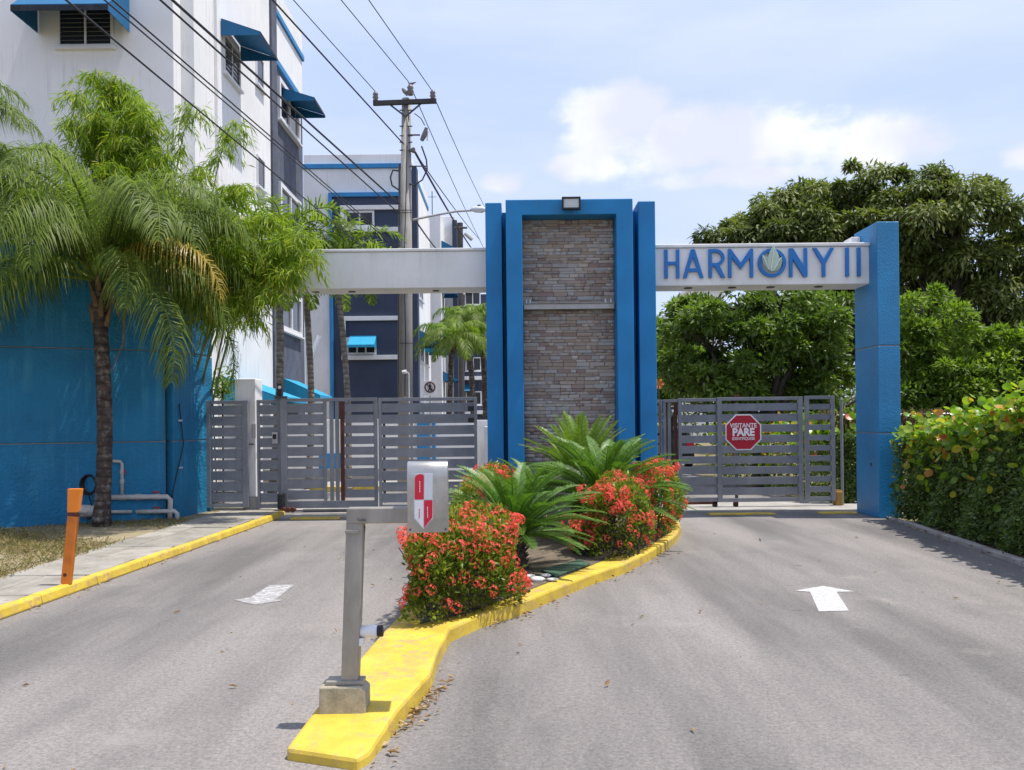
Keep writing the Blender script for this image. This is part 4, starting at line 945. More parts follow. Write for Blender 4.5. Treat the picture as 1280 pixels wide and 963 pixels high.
# ------------------------------------------------------------------ buildings
def facade_frame(face, o, u0, u1, z0, z1):
    """map (u, n, z) to world: face 'F' looks to -Y at y=o with u = x; face 'R' looks to +X at x=o with u = y; n points outward"""
    if face == 'F': return lambda u, n, z: Vector((u, o - n, z))
    return lambda u, n, z: Vector((o + n, u, z))
def fbox(mb, fr, u0, u1, n0, n1, z0, z1):
    vs = [fr(u, n, z) for z in (z0, z1) for n in (n0, n1) for u in (u0, u1)]
    return mb.add(vs, [(0, 2, 3, 1), (4, 5, 7, 6), (0, 1, 5, 4), (2, 6, 7, 3), (0, 4, 6, 2), (1, 3, 7, 5)])
def window(par, face, o, u0, u1, z0, z1, fw=.07, panes=2, sill=True, proud=.05, louvers=0, mat='frame_white'):
    fr = facade_frame(face, o, 0, 0, 0, 0)
    mb = MB()
    fbox(mb, fr, u0, u1, .0, proud, z1 - fw, z1); fbox(mb, fr, u0, u1, .0, proud, z0, z0 + fw)
    fbox(mb, fr, u0, u0 + fw, .0, proud, z0 + fw + .001, z1 - fw - .001); fbox(mb, fr, u1 - fw, u1, .0, proud, z0 + fw + .001, z1 - fw - .001)
    w_ = mb.build('window', mat, par, .005)
    mb = MB(); step = (u1 - u0 - 2 * fw) / panes
    for i in range(1, panes):
        uu = u0 + fw + step * i; fbox(mb, fr, uu - fw * .35, uu + fw * .35, .0, proud * .8, z0 + fw + .002, z1 - fw - .002)
    if panes > 1: k = mb.build('mullion', mat, w_)
    for i in range(panes):
        mb = MB(); a = u0 + fw + step * i + (fw * .35 if i else 0) + .002; b_ = u0 + fw + step * (i + 1) - (fw * .35 if i < panes - 1 else 0) - .002
        if louvers:
            lh = (z1 - z0 - 2 * fw) / louvers
            for j in range(louvers):
                zz = z0 + fw + lh * j; vs = [fr(a, .012, zz), fr(b_, .012, zz), fr(b_, .03, zz + .01), fr(a, .03, zz + .01), fr(a, .004, zz + lh * .98), fr(b_, .004, zz + lh * .98)]
                mb.add(vs, [(0, 1, 2, 3), (3, 2, 5, 4)])
        else: fbox(mb, fr, a, b_, .004, .016, z0 + fw + .002, z1 - fw - .002)
        mb.build('pane', 'glass', w_)
    if sill:
        mb = MB(); fbox(mb, fr, u0 - .06, u1 + .06, 0, proud + .07, z0 - .07, z0 - .003); mb.build('sill', mat, w_, .005)
    return w_
def awning(par, face, o, u0, u1, ztop, zlow, out, mat='awning_blue', val=.12, flare=0.0):
    """sloping sheet with side cheeks and a short valance"""
    fr = facade_frame(face, o, 0, 0, 0, 0); mb = MB(); t_ = .02
    A, B, C, D = fr(u0, .02, ztop), fr(u1, .02, ztop), fr(u1 + flare, out, zlow), fr(u0 - flare, out, zlow)
    dn = Vector((0, 0, -t_)); mb.prism([A, B, C, D], dn)
    a = mb.build('awning', mat, par)
    mb = MB(); mb.prism([D + dn * 1.2, C + dn * 1.2, C + Vector((0, 0, -val)), D + Vector((0, 0, -val))], fr(0, .012, 0) - fr(0, 0, 0)); mb.build('valance', 'awning_dark' if mat == 'awning_blue' else mat, a)
    for U, Uo in ((u0, u0 - flare), (u1, u1 + flare)):
        s_ = .012 if U == u0 else -.012
        mb = MB(); mb.prism([fr(U, .02, ztop - t_ * 1.3), fr(Uo, out - .015, zlow - t_ * 1.3), fr(Uo, out - .015, zlow - val), fr(U, .02, zlow - val)], fr(s_, 0, 0) - fr(0, 0, 0)); mb.build('awning_cheek', mat, a)
    return a
def part(par, name, mat, x0, x1, y0, y1, z0, z1, bev=.01): return cbox(name, mat, par, x0, x1, y0, y1, z0, z1, bev)

B = thing('apartment_building', 'nearest white apartment block with blue awnings, behind the palms at upper left', 'building', (-12, 28, 0))
part(B, 'wall', 'white_wall', -22, -8.02, 22.5, 29.6, 0, 17.2, .02)
part(B, 'wall', 'white_wall', -21.6, -8.36, 22.0, 22.499, 0, 17.0, .02)
part(B, 'pilaster', 'white_wall', -8.019, -7.93, 24.0, 24.12, 0, 16.8)
part(B, 'pilaster', 'slate_stucco', -8.35, -7.95, 29.62, 30.28, 0, 17.4)
part(B, 'wall', 'slate_stucco', -21, -8.12, 30.282, 34.6, 0, 14.2)
part(B, 'trim', 'trim_blue', -21, -8.03, 30.283, 34.68, 14.202, 14.42)
part(B, 'parapet_wall', 'white_wall', -21, -8.11, 30.283, 34.6, 14.422, 15.95)
part(B, 'trim', 'trim_blue', -21, -8.03, 30.283, 34.68, 15.952, 16.15)
part(B, 'parapet_wall', 'white_wall', -21, -8.1, 30.283, 34.62, 16.152, 17.0)
# front windows with awnings (one in the picture, more above and beside)
for zf in (11.12,):
    window(B, 'F', 22.0, -11.25, -9.85, zf, zf + 1.12, .07, 2, louvers=9)
    awning(B, 'F', 22.0, -11.75, -9.45, zf + 1.5, zf + .52, 1.2, val=.16)
for zf in (11.6,):
    window(B, 'R', -8.02, 24.75, 26.25, zf, zf + 1.15, .07, 2, louvers=8)
    awning(B, 'R', -8.02, 24.55, 26.3, zf + 1.40, zf + 1.02, 1.12, val=.10)
for zf in (12.5, 9.25, 6.2): window(B, 'R', -8.02, 27.9, 28.75, zf, zf + 1.0, .06, 1)
for zf in (12.4, 8.7, 5.0):
    window(B, 'R', -8.12, 30.9, 33.9, zf, zf + 1.5, .16, 2, proud=.10)
awning(B, 'R', -8.12, 31.6, 33.4, 13.75, 13.4, 1.15, val=.12)
awning(B, 'R', -8.12, 31.3, 33.4, 3.3, 2.7, 1.3, 'awning_cyan', val=.12)
awning(B, 'R', -8.02, 24.4, 27.4, 3.0, 2.45, 1.5, 'awning_cyan', val=.14)
awning(B, 'R', -8.02, 27.5, 29.2, 2.9, 2.45, 1.2, 'awning_cyan', val=.14)

B = thing('apartment_building', 'white and navy apartment block with blue-framed panel, behind the utility pole', 'building', (-8, 54, 0))
Y2 = 50.0; s2 = Y2 / F; X2 = lambda px: Xp(px, Y2, 330)
part(B, 'wall', 'white_wall', X2(380), X2(515), Y2, 60, 0, 16.2, .02)
part(B, 'trim', 'trim_blue', X2(379), X2(515) + .05, Y2 - .12, 60.1, 16.202, 16.45)
part(B, 'parapet_wall', 'white_wall', X2(381), X2(515), Y2 + .01, 60, 16.452, 17.0)
zt2 = Zp(247, Y2, 450)
part(B, 'navy_panel', 'navy_paint', X2(416.5), X2(512), Y2 - .10, Y2 - .001, 0, zt2)
part(B, 'blue_border', 'trim_blue', X2(412), X2(416.4), Y2 - .22, Y2 - .002, 0, zt2 + .24)
part(B, 'blue_border', 'trim_blue', X2(416.5), X2(512), Y2 - .22, Y2 - .002, zt2 + .002, zt2 + .24)
part(B, 'pilaster', 'navy_paint', X2(515) + .003, X2(522.5), Y2 - .3, Y2 + .5, 0, 16.2)
for (za_, zb__, px1, drop) in ((290, 258, 469, 0), (449, 396, 470, .9)):
    z0, z1 = Zp(za_, Y2, 470), Zp(zb__, Y2, 470); yf = Y2 - .10
    mb = MB(); xa_, xb_ = X2(427), X2(509.5)
    mb.box(xa_, xb_, yf - .16, yf - .001, z1 - .24, z1); mb.box(xa_, xb_, yf - .2, yf - .001, z0 - .05, z0 + .2)
    mb.box(xa_, xa_ + .22, yf - .16, yf - .001, z0 + .201, z1 - .241); mb.box(xb_ - .2, xb_, yf - .16, yf - .001, z0 + .201, z1 - .241)
    mb.build('window_surround', 'frame_white', B, .01)
    window(B, 'F', yf, xa_ + .24, X2(px1), z0 + .24, z1 - .28 - drop, .12, 3 if drop else 2, proud=.08, sill=False)
awning(B, 'F', Y2 - .10, X2(437), X2(470), Zp(420, Y2, 450), Zp(433, Y2, 450), .9, 'awning_cyan', val=.15)
part(B, 'wall', 'white_wall', -8, -5.35, Y2 + .51, 58.6, 0, 15.2, .02)
for a, b_, zz in ((51.5, 53.5, 6.8), (51.5, 53.5, 10.5), (54.5, 56.5, 6.8), (51.5, 53.5, 3)): window(B, 'R', -5.35, a, b_, zz - 1.5, zz, .1, 2)
for a, b_, zz in ((51, 54, 7.1), (54.3, 57, 6.9)): awning(B, 'R', -5.35, a, b_, zz, zz - .7, 1.5, 'awning_cyan' if a > 52 else 'awning_blue', val=.12)
cv = MB()
tk = thing('rooftop_panel', 'thin solar water heater panels on roof of the navy-panelled block', 'roof panel', (-9, 52, 17))
for a, b_ in ((410, 443), (458, 489)):
    MB().box(X2(a), X2(b_), 52, 53.6, 17.32, 17.40, None).build('panel', 'dark_metal', tk)
    for f_ in (.3, .7): MB().tube([(X2(a + (b_ - a) * f_), 52.5, 17.0), (X2(a + (b_ - a) * f_), 52.5, 17.33)], .03, 6).build('stand', 'silver', tk)

B = thing('apartment_building', 'farther white block with grey end wall seen between pole and blue tower', 'building', (-7, 66, 0))
part(B, 'wall', 'white_wall', -12, -4.9, 62, 70, 0, 16.4, .02)
part(B, 'stair_tower', 'white_wall', -5.3, -4.15, 66, 76, 0, 17.2, .02)
part(B, 'pilaster', 'navy_paint', -4.3, -3.95, 65.4, 65.99, 0, 16.8)
part(B, 'wall', 'white_wall', -8, -4.7, 76.01, 84, 0, 16.6, .02)
for zz in (3.5, 6.6, 9.7, 12.8):
    window(B, 'R', -4.9, 62.9, 64.3, zz, zz + 1.3, .1, 1)
    awning(B, 'R', -4.9, 62.6, 64.6, zz + 1.9, zz + 1.3, 1.1, 'awning_blue', val=.12)
    window(B, 'R', -4.15, 68, 70, zz, zz + 1.3, .1, 1)
an = thing('roof_antenna', 'thin antenna mast on the roof of the farther white block', 'antenna', (-5.2, 63, 16.4))
MB().tube([(-5.55, 63, 16.4), (-5.55, 63, 18.3)], .035, 6).build('mast', 'dark_metal', an)
MB().tube([(-5.85, 63, 17.9), (-5.25, 63, 17.9)], .02, 6).build('crossbar', 'dark_metal', an)

B = thing('apartment_building', 'distant navy and white block with balconies at left edge of the blue tower', 'building', (-4, 92, 0))
part(B, 'wall', 'navy_paint', -6.5, -1.6, 88, 100, 0, 14.6, .02)
part(B, 'wall', 'white_wall', -6.7, -5.4, 87.6, 100.2, 0, 14.9, .02)
part(B, 'wall', 'white_wall', -1.598, 4, 88.3, 100, 0, 14.9, .02)
for zz in (2.6, 6.0, 9.6, 12.6):
    part(B, 'balcony', 'white_wall', -4.9, -2.6, 87.0, 87.99, zz, zz + .35)
    window(B, 'F', 88, -4.6, -3.0, zz + .9, zz + 2.3, .12, 2)
    awning(B, 'F', 88, -5.3, -4.7 + .9, zz + 3.0, zz + 2.3, 1.2, 'awning_blue', val=.15)
B = thing('apartment_building', 'pale block glimpsed under the letters behind the green trees', 'building', (12, 95, 0))
part(B, 'wall', 'white_wall', Xp(866, 90, 370), Xp(905, 90, 370), 90, 100, 0, Zp(362, 90, 870), .02)
part(B, 'roof_slab', 'coping', Xp(862, 90, 370), Xp(909, 90, 370), 89.6, 100.4, Zp(362, 90, 870) + .002, Zp(362, 90, 870) + .4)
for zz in (3, 7, 11): window(B, 'F', 90, Xp(870, 90, 370), Xp(885, 90, 370), zz, zz + 1.6, .12, 2)

# low white wall and blue column behind the exit gate
LWW = thing('low_wall', 'low white boundary wall with a blue pier, seen through the exit gate slats', 'wall', (-3, 25, 0))
part(LWW, 'wall_panel', 'white_wall', -7.9, -2.75, 25.5, 25.7, 0, 1.78, .01)
part(LWW, 'wall_panel', 'white_wall', -2.22, -.6, 25.5, 25.7, 0, 1.72, .01)
part(LWW, 'pier', 'trim_blue', -2.748, -2.222, 25.42, 25.8, 0, 1.85, .01)
part(LWW, 'plinth', 'concrete', -7.9, -2.76, 25.44, 25.499, 0, .35, .01)
part(LWW, 'wall_panel', 'coping', -.598, -.35, 19.0, 25.7, 0, 1.55, .01)
part(LWW, 'wall_panel', 'trim_blue', -5.6, -4.9, 25.46, 25.495, .36, .8, .005)
ik = MB().box(-7.5, -.7, 21.5, 25.0, 0, .02).build('driveway', 'concrete'); tag(ik, kind='structure')
ik = MB().box(-4.9, -1.2, 21.2, 21.45, 0, .14).build('inner_kerb', 'kerb_yellow', bev=.02); tag(ik, kind='structure')

# no-pedestrian sign
SG = thing('no_walking_sign', 'small white square sign with crossed-out walking figure above the exit gate', 'sign', (Xp(537, 24, 500), 24, 0))
sxx, szz, q = Xp(537.5, 24, 485), Zp(485.5, 24, 537), 24 / F
cbox('plate', 'sign_white', SG, sxx - 8.3 * q, sxx + 8.3 * q, 24, 24.012, szz - 9.5 * q, szz + 9.5 * q, .003)
MB().tube([(sxx, 24.04, 0), (sxx, 24.04, szz + 7 * q)], .025, 8).build('pole', 'rail_grey', SG)
cc_ = Vector((sxx, 23.99, szz + 1.2 * q))
MB().tube([cc_ + Vector((6.2 * q * math.cos(k / 20 * 6.283), 0, 6.2 * q * math.sin(k / 20 * 6.283))) for k in range(21)], .018, 5, False).build('ring', 'rust', SG)
def seg(pts, r, nm='figure', mt='black'): MB().tube([cc_ + Vector((a * q, -.005, b_ * q)) for a, b_ in pts], r, 5).build(nm, mt, SG)
seg([(0, 3.4), (0, 4.4)], .022); seg([(0, 3), (0, -.5)], .026); seg([(0, -.3), (-2, -4.4)], .018); seg([(0, -.3), (1.8, -4.4)], .018); seg([(0, 2.5), (-2, .3)], .013); seg([(0, 2.5), (2, .6)], .013)
seg([(-4.2, 4.2), (4.2, -4.2)], .014, 'slash', 'rust')
# post lamp right of the wooden pole base
SL = thing('post_lamp', 'small white post lamp above the exit gate near the pole', 'lamp', (Xp(508, 23, 480), 23, 0))
a = Xp(508, 20, 480); MB().tube([(a, 20.5, 0), (a, 20.5, Zp(467, 20.5, 508)), (a - .07, 20.5, Zp(465, 20.5, 508))], .015, 6).build('pole', 'silver', SL); MB().tube([(a - .16, 20.5, Zp(465, 20.5, 508)), (a - .06, 20.5, Zp(465, 20.5, 508))], [.03, .05], 8).build('head', 'white_plastic', SL)
c1 = thing('lamp_post', 'white angled metal post standing in front of the slate and white walls', 'post', (Xp(390, 30, 480), 30, 0))
MB().tube([(Xp(389.5, 30, 480), 30, 0), (Xp(389.5, 30, 480), 30, Zp(447, 30, 390))], .07, 8).build('pole', 'gate_paint', c1)
MB().tube([(Xp(390, 30, 480), 30, Zp(447, 30, 390)), (Xp(400, 30, 430), 30, Zp(420, 30, 390))], .10, 8).build('head', 'frame_white', c1)

# ------------------------------------------------------------------ utility pole, lines
UP = thing('utility_pole', 'tall weathered concrete utility pole with crossarm and insulators behind the exit gate', 'utility pole', (Xp(507, 22, 490), 22, 0))
UY = 22.0; us = UY / F
def up(px, py, dy=0): return P(px, py, UY + dy)
base = up(506.5, 600); top = up(508, 124); base.z = 0
MB().tube([base, base.lerp(top, .5), top], [.20, .165, .115], 14).build('shaft', 'concrete_pole', UP, smooth=True)
ca = up(466.5, 129.5, -.18); cb_ = up(545.5, 126.5, -.18); mb = MB()
d = (cb_ - ca); mb.prism([ca + Vector((0, -.05, -.055)), ca + Vector((0, .05, -.055)), ca + Vector((0, .05, .055)), ca + Vector((0, -.05, .055))], d); mb.build('crossarm', 'wood_arm', UP, .006)
for s_ in (486, 526): MB().tube([up(s_, 130, -.18), up(507, 146, -.18)], .022, 6).build('brace', 'dark_metal', UP)
def insul(px, py, sc=1.0):
    p = up(px, py, -.18); mb = MB(); z = p.z; rs = [.02, .07, .05, .08, .055, .075, .04]; zz = [0, .02, .06, .09, .14, .17, .24]
    mb.tube([Vector((p.x, p.y, z + a * sc)) for a in zz], [r * sc for r in rs], 10); return mb.build('insulator', 'insulator', UP, smooth=True)
insul(469.5, 127); insul(541, 125)
pi2 = insul(513, 120, 1.15)
MB().tube([up(510, 118, -.1), up(505.5, 114.5, -.1), up(503, 111, -.1)], [.06, .05, .03], 8).build('insulator', 'insulator', UP)
MB().tube([up(520, 103, -.18), up(512, 106, -.18), up(510, 102, -.18)], [.01, .05, .01], 6).build('clamp', 'insulator', UP)
MB().tube([up(510, 169, -.1), up(525, 169, -.1)], .02, 6).build('bracket', 'dark_metal', UP)
MB().tube([up(527, 176, -.1), up(530, 170, -.1), up(533, 160, -.1)], [.05, .07, .04], 8).build('fuse_cutout', 'insulator', UP)
MB().tube([up(535, 164, -.1), up(534, 176, -.1)], .02, 6).build('fuse_tube', 'silver', UP)
MB().tube([up(512, 188, -.1), up(517, 188, -.1), up(519, 188, -.1)], [.03, .08, .05], 8).build('cable_clamp', 'insulator', UP)
MB().tube([up(527, 183, -.1), up(533, 200, -.1), up(534, 212, -.1), up(528, 225, -.1), up(518, 232, -.1), up(512, 230, -.1)], .02, 6).build('jumper_cable', 'cable', UP)
MB().tube([up(512, 208, -.1), up(534, 208, -.1)], .015, 6).build('bracket', 'dark_metal', UP)
MB().tube([up(518, 142, -.1), up(526, 148, -.1), up(531, 157, -.1)], .012, 5).build('jumper_cable', 'cable', UP)
MB().tube([up(499, 214, -.1), up(491, 213, -.1), up(488, 222, -.1), up(490, 232, -.1), up(499, 238, -.1)], .02, 6).build('cable_loop', 'cable', UP)
MB().tube([up(499.5, 205, -.12), up(498.8, 320, -.16), up(498, 500, -.18)], .03, 6).build('conduit', 'dark_metal', UP)
MB().tube([up(508.5, 182, -.2), up(507.5, 240, -.22), up(505, 330, -.24), up(507, 420, -.25), up(506, 495, -.26)], .013, 5).build('down_cable', 'cable', UP)
for py in (138, 158, 170, 178, 188): MB().tube([up(499.5, py, -.1), up(515.5, py, -.1)], .015, 6).build('step_bolt', 'dark_metal', UP)
for py in (265, 268, 350, 430): MB().tube([up(498.3 if py < 300 else 497.2, py, -.0) + Vector((0, -.17, 0)), up(517, py, 0) + Vector((0, -.17, 0))], .012, 4).build('strap', 'dark_metal', UP)
SLm = thing('street_light', 'street light arm reaching from the utility pole toward the blue tower', 'street light', up(518, 273))
MB().tube([up(516, 275), up(545, 269), up(570, 264.5), up(592, 263)], .028, 8).build('arm', 'rail_grey', SLm)
MB().tube([up(588, 262.5), up(594, 262), up(603, 262), up(607, 262)], [.03, .08, .09, .05], 10).build('lamp_head', 'silver', SLm, smooth=True)
MB().tube([up(599, 259.5), up(599, 256.5)], .05, 8).build('photocell', 'dark_metal', SLm)
def cable(pa, pb, r, label, sag=.12, back=None, grp='overhead lines running to the utility pole', ext=3.2):
    """pa: pixel of the pole attachment; pb: pixel where the line leaves the picture; both at the same height"""
    A = up(*pa); u_, v_ = uv(*pb); Yb = (A.z - EYE) * F / v_; Bp = P(pb[0], pb[1], Yb)
    E = A + (Bp - A) * ext; L_ = (E - A).length
    pts = []
    for i in range(25):
        f_ = i / 24; p = A.lerp(E, f_); p.z -= 4 * sag * f_ * (1 - f_); pts.append(p)
    o = MB().tube(pts, r, 6).build('overhead_cable', 'cable', smooth=True); return tag(o, label, 'cable', grp)
cable((469.5, 115), (363, -4), .010, 'thin bare line from the left insulator of the crossarm', 0)
cable((512, 104), (423, -4), .010, 'thin bare line from the centre insulator on the pole top', 0)
cable((541, 115), (458, -4), .010, 'thin bare line from the right insulator of the crossarm', 0)
cable((506, 182), (337, -4), .016, 'thick single black cable clamped high on the pole below the crossarm', 0)
cable((500, 256), (213, -2), .019, 'thickest black bundled cable, upper of the pair crossing the white block', 0)
cable((500, 268), (198, -2), .014, 'black bundled cable just below the thickest one across the white block', 0)
cable((498, 309), (138, -2), .010, 'thin black cable, upper of two lower lines crossing the near block', 0)
cable((498, 312), (128, -2), .009, 'thin black cable running hard beside another over the near block', 0)
cable((498, 346), (80, -2), .010, 'lowest black cable crossing the white wall above the bamboo', 0)
def cable2(pa, pb, Y2_, r, label):
    A = up(*pa); E = P(pb[0], pb[1], Y2_)
    o = MB().tube([A.lerp(E, i / 12) - Vector((0, 0, .5 * (i / 12) * (1 - i / 12))) for i in range(13)], r, 6).build('overhead_cable', 'cable', smooth=True)
    tag(o, label, 'cable', 'overhead lines running on beyond the utility pole')
cable2((515, 112), (612, 325), 48, .012, 'thin line from pole top going down behind the blue tower')
cable2((541, 118), (612, 270), 50, .012, 'thin line from right insulator going down behind the blue tower')
cable2((518, 189), (596, 320), 46, .030, 'thick black cable dropping from the pole toward the far blocks')
cable2((518, 190), (600, 300), 52, .016, 'thinner black cable leaving the pole beside the thick one')
cable2((517, 272), (560, 325), 40, .022, 'short black cable leaving the pole under the street light arm')
# far pole
FPo = thing('utility_pole', 'smaller far utility pole rising beyond the white blocks', 'utility pole', P(575, 330, 60))
a = P(575, 279, 60); MB().tube([(a.x, 60, 0), (a.x, 60, a.z)], .2, 8).build('shaft', 'wood_arm', FPo); MB().tube([P(581, 292, 59.7), P(590, 300, 59.7)], .12, 6).build('transformer', 'concrete_pole', FPo)
MB().tube([P(568, 285, 59.7), P(584, 285, 59.7)], .07, 6).build('crossarm', 'wood_arm', FPo)

# car beyond the entrance gate
CA = thing('parked_car', 'dark car with lit rear lamp, mostly hidden behind entrance gate bars', 'car', (Xp(836, 30, 540), 30, 0))
cx_, cy_ = Xp(836, 30, 540), 30
prof = [(-.85, .35), (-.9, .75), (-.84, 1.0), (-.66, 1.38), (-.55, 1.45), (.55, 1.45), (.66, 1.38), (.84, 1.0), (.9, .75), (.85, .35)]
mb = MB(); mb.prism([(cx_ + a, cy_, b_) for a, b_ in prof], (0, 4.2, 0)); mb.build('body', 'car_body', CA, .05)
mb = MB(); mb.prism([(cx_ - .68, cy_ - .006, 1.02), (cx_ + .68, cy_ - .006, 1.02), (cx_ + .55, cy_ - .006, 1.34), (cx_ - .55, cy_ - .006, 1.34)], (0, .01, 0)); mb.build('rear_window', 'glass', CA)
for s_ in (-1, 1):
    MB().box(cx_ + s_ * .72 - .12, cx_ + s_ * .72 + .12, cy_ - .03, cy_ - .001, .78, .95).build('tail_light', 'soft_red', CA, .01)
    for y_ in (.7, 3.4): 
        w_ = MB().tube([(cx_ + s_ * .8 - .1, cy_ + y_, .32), (cx_ + s_ * .8 + .1, cy_ + y_, .32)], .32, 18).build('wheel', 'rubber', CA)
        MB().tube([(cx_ + s_ * .905 - .01, cy_ + y_, .32), (cx_ + s_ * .905 + .01, cy_ + y_, .32)], .2, 12).build('rim', 'silver', w_)
cbox('bumper', 'black', CA, cx_ - .86, cx_ + .86, cy_ - .06, cy_ - .002, .36, .55, .03)
cbox('number_plate', 'sign_white', CA, cx_ - .2, cx_ + .2, cy_ - .075, cy_ - .061, .58, .7, .003)
# ------------------------------------------------------------------ palms
def palm(name, label, base, top, r0, r1, length, nf, variants, group=None, seed=1, ups=(1.45, -.15), extra=(), rings=True):
    rg = random.Random(seed)
    t = thing(name, label, 'palm', base, group); base, top = Vector(base), Vector(top)
    K = 26; pts = []; rs = []
    for i in range(K + 1):
        f_ = i / K; p = base.lerp(top, f_); p.x += .06 * math.sin(f_ * 4) * (top.z - base.z) / 4; pts.append(p)
        rs.append((r0 + (r1 - r0) * f_) * (1 + .25 * max(0, 1 - f_ * 9)) * (1.04 if i % 2 else .97))
    tr_ = MB().tube(pts, rs, 14).build('trunk', 'palm_bark' if rings else 'palm_bark_pale', t, smooth=True)
    # old leaf bases under the crown
    mb = MB()
    for k in range(14):
        th = k * 2.4; z_ = -.05 - .05 * k * (length / 3.2); c = Vector((math.cos(th), math.sin(th), 0))
        a = top + Vector((0, 0, z_)) + c * r1 * .8; mb.tube([a, a + c * r1 * .4 + Vector((0, 0, .16)), a + c * r1 * .9 + Vector((0, 0, .30))], [r1 * .5, r1 * .38, r1 * .10], 5)
    tag(mb.build('leaf_bases', 'dead_fibre', t), kind='stuff')
    for i in range(nf):
        az = i * 2.39996 + rg.uniform(-.2, .2); u = i / max(1, nf - 1); me_ = variants[min(len(variants) - 1, int(u * len(variants)))]
        put('frond', me_, t, (top - base) + Vector((math.cos(az), math.sin(az), 0)) * r1 * .5, az, rg.uniform(-.08, .12), rg.uniform(.88, 1.1), rg.uniform(-.2, .2))
    for me_, az, tl, sc in extra: put('frond', me_, t, (top - base), az, tl, sc)
    return t
QV = [frond_mesh('frond', 3.2, 1.40, 2.5, 115, .74, .016, 1.1, 'palm_leaf', seed=1), frond_mesh('frond', 3.3, 1.20, 2.6, 115, .84, .016, 1.3, 'palm_leaf', seed=2),
      frond_mesh('frond', 3.2, 1.0, 2.5, 115, .88, .016, 1.4, 'palm_leaf', seed=3), frond_mesh('frond', 3.0, .75, 2.3, 110, .88, .016, 1.5, 'palm_leaf', seed=4),
      frond_mesh('frond', 2.8, .45, 2.1, 100, .86, .016, 1.5, 'palm_leaf', seed=5)]
YV = frond_mesh('frond', 2.5, .55, 2.0, 64, .5, .018, .6, 'palm_leaf_yellow', seed=6)
YV2 = frond_mesh('frond', 2.8, .75, 2.3, 100, .7, .016, 1.3, 'palm_leaf_yellow', seed=7)
pb = Vector((Xp(134, 13.9, 652), 13.7, .08)); ptp = Vector((Xp(126, 13.7, 365), 13.7, Zp(352, 13.7, 126)))
qp = palm('queen_palm', 'big drooping feather palm with ringed dark trunk standing in front of the blue wall', pb, ptp, .118, .105, 3.2, 32, QV, seed=3,
          extra=((YV2, -.30, .0, 1.0), (YV, -.1, -.1, .9), (QV[1], 3.2, .25, 1.25), (QV[0], 2.9, .25, 1.25), (QV[0], 1.9, .1, 1.1), (QV[1], 2.7, .15, 1.15), (QV[1], 3.4, .12, 1.1), (QV[2], -.6, .1, 1.0), (QV[4], 3.6, -.3, 1.1), (QV[4], .1, -.3, 1.1), (QV[4], -.6, -.35, 1.05)))
qb = Vector((Xp(-175, 13.0, 652), 13.0, .07))
palm('queen_palm', 'second feather palm mostly cut off by the left edge of the photo', qb, (qb.x + .1, 13.0, 5.0), .12, .10, 3.0, 20, QV, seed=12, extra=((QV[0], .05, .12, 1.15), (QV[1], -.15, .15, 1.15), (QV[0], .3, .05, 1.1)))
p_ = ptp - pb
MB().tube([p_ + Vector((.25, -.2, -.1)), p_ + Vector((.5, -.3, -.5)), p_ + Vector((.45, -.25, -1.0)), p_ + Vector((.2, -.1, -1.4))], [.02, .018, .014, .006], 6).build('dead_stalk', 'dead_fibre', qp, world=False)
MB().tube([p_ + Vector((.15, -.2, -.2)), p_ + Vector((.32, -.3, -.3)), p_ + Vector((.42, -.3, -.6))], [.03, .03, .01], 6).build('dead_stalk', 'dead_fibre', qp, world=False)
RV = [frond_mesh('frond', 1.9, 1.2, 2.2, 48, .42, .035, .35, 'palm_leaf', seed=11), frond_mesh('frond', 1.9, .75, 2.1, 48, .42, .035, .4, 'palm_leaf', seed=12), frond_mesh('frond', 1.7, .3, 1.7, 44, .40, .035, .5, 'palm_leaf', seed=13)]
GRP = 'slim palms standing beyond the exit gate'
palm('palm_tree', 'slim ringed palm behind the exit gate with its crown showing above and below the beam', (Xp(434, 20, 500), 20, 0), (Xp(424, 20, 330), 20, Zp(338, 20, 424)), .075, .06, 1.9, 15, RV, GRP, 5, rings=False)
palm('palm_tree', 'slim palm behind the exit gate, nearest the slate-coloured wall, crown tucked below the beam', (Xp(384, 22, 500), 22, 0), (Xp(385, 22, 350), 22, Zp(352, 22, 385)), .085, .075, 1.7, 15, RV, GRP, 6, rings=False)
palm('palm_tree', 'slim palm rising behind the short fixed gate panel, crown merged into the bamboo', (Xp(338, 19.5, 500), 19.5, 0), (Xp(352, 19.5, 300), 19.5, Zp(300, 19.5, 350)), .09, .075, 1.8, 16, RV, GRP, 7, rings=False)
FV = [frond_mesh('frond', 2.2, 1.2, 2.5, 60, .6, .035, .8, 'bright_leaf', seed=21), frond_mesh('frond', 2.1, .7, 2.2, 60, .6, .035, .9, 'palm_leaf', seed=22), frond_mesh('frond', 1.9, .2, 1.8, 54, .55, .035, .9, 'palm_leaf', seed=23)]
G2 = 'palms beside the far white blocks'
palm('palm_tree', 'leaning dark-stemmed palm left of the blue tower in front of the far white block', (Xp(553, 36, 500), 36, 0), (Xp(566, 36, 425), 36, Zp(428, 36, 566)), .12, .10, 2, 16, FV, G2, 8)
palm('palm_tree', 'fuller palm with bright crown right against the left edge of the blue tower', (Xp(590, 41, 500), 41, 0), (Xp(586, 41, 405), 41, Zp(405, 41, 586)), .14, .12, 2.4, 20, FV, G2, 9)
palm('palm_tree', 'low palm with its crown half hidden behind the left edge of the blue tower', (Xp(604, 44, 500), 44, 0), (Xp(604, 44, 425), 44, Zp(425, 44, 604)), .14, .12, 2.2, 16, FV, G2, 10)

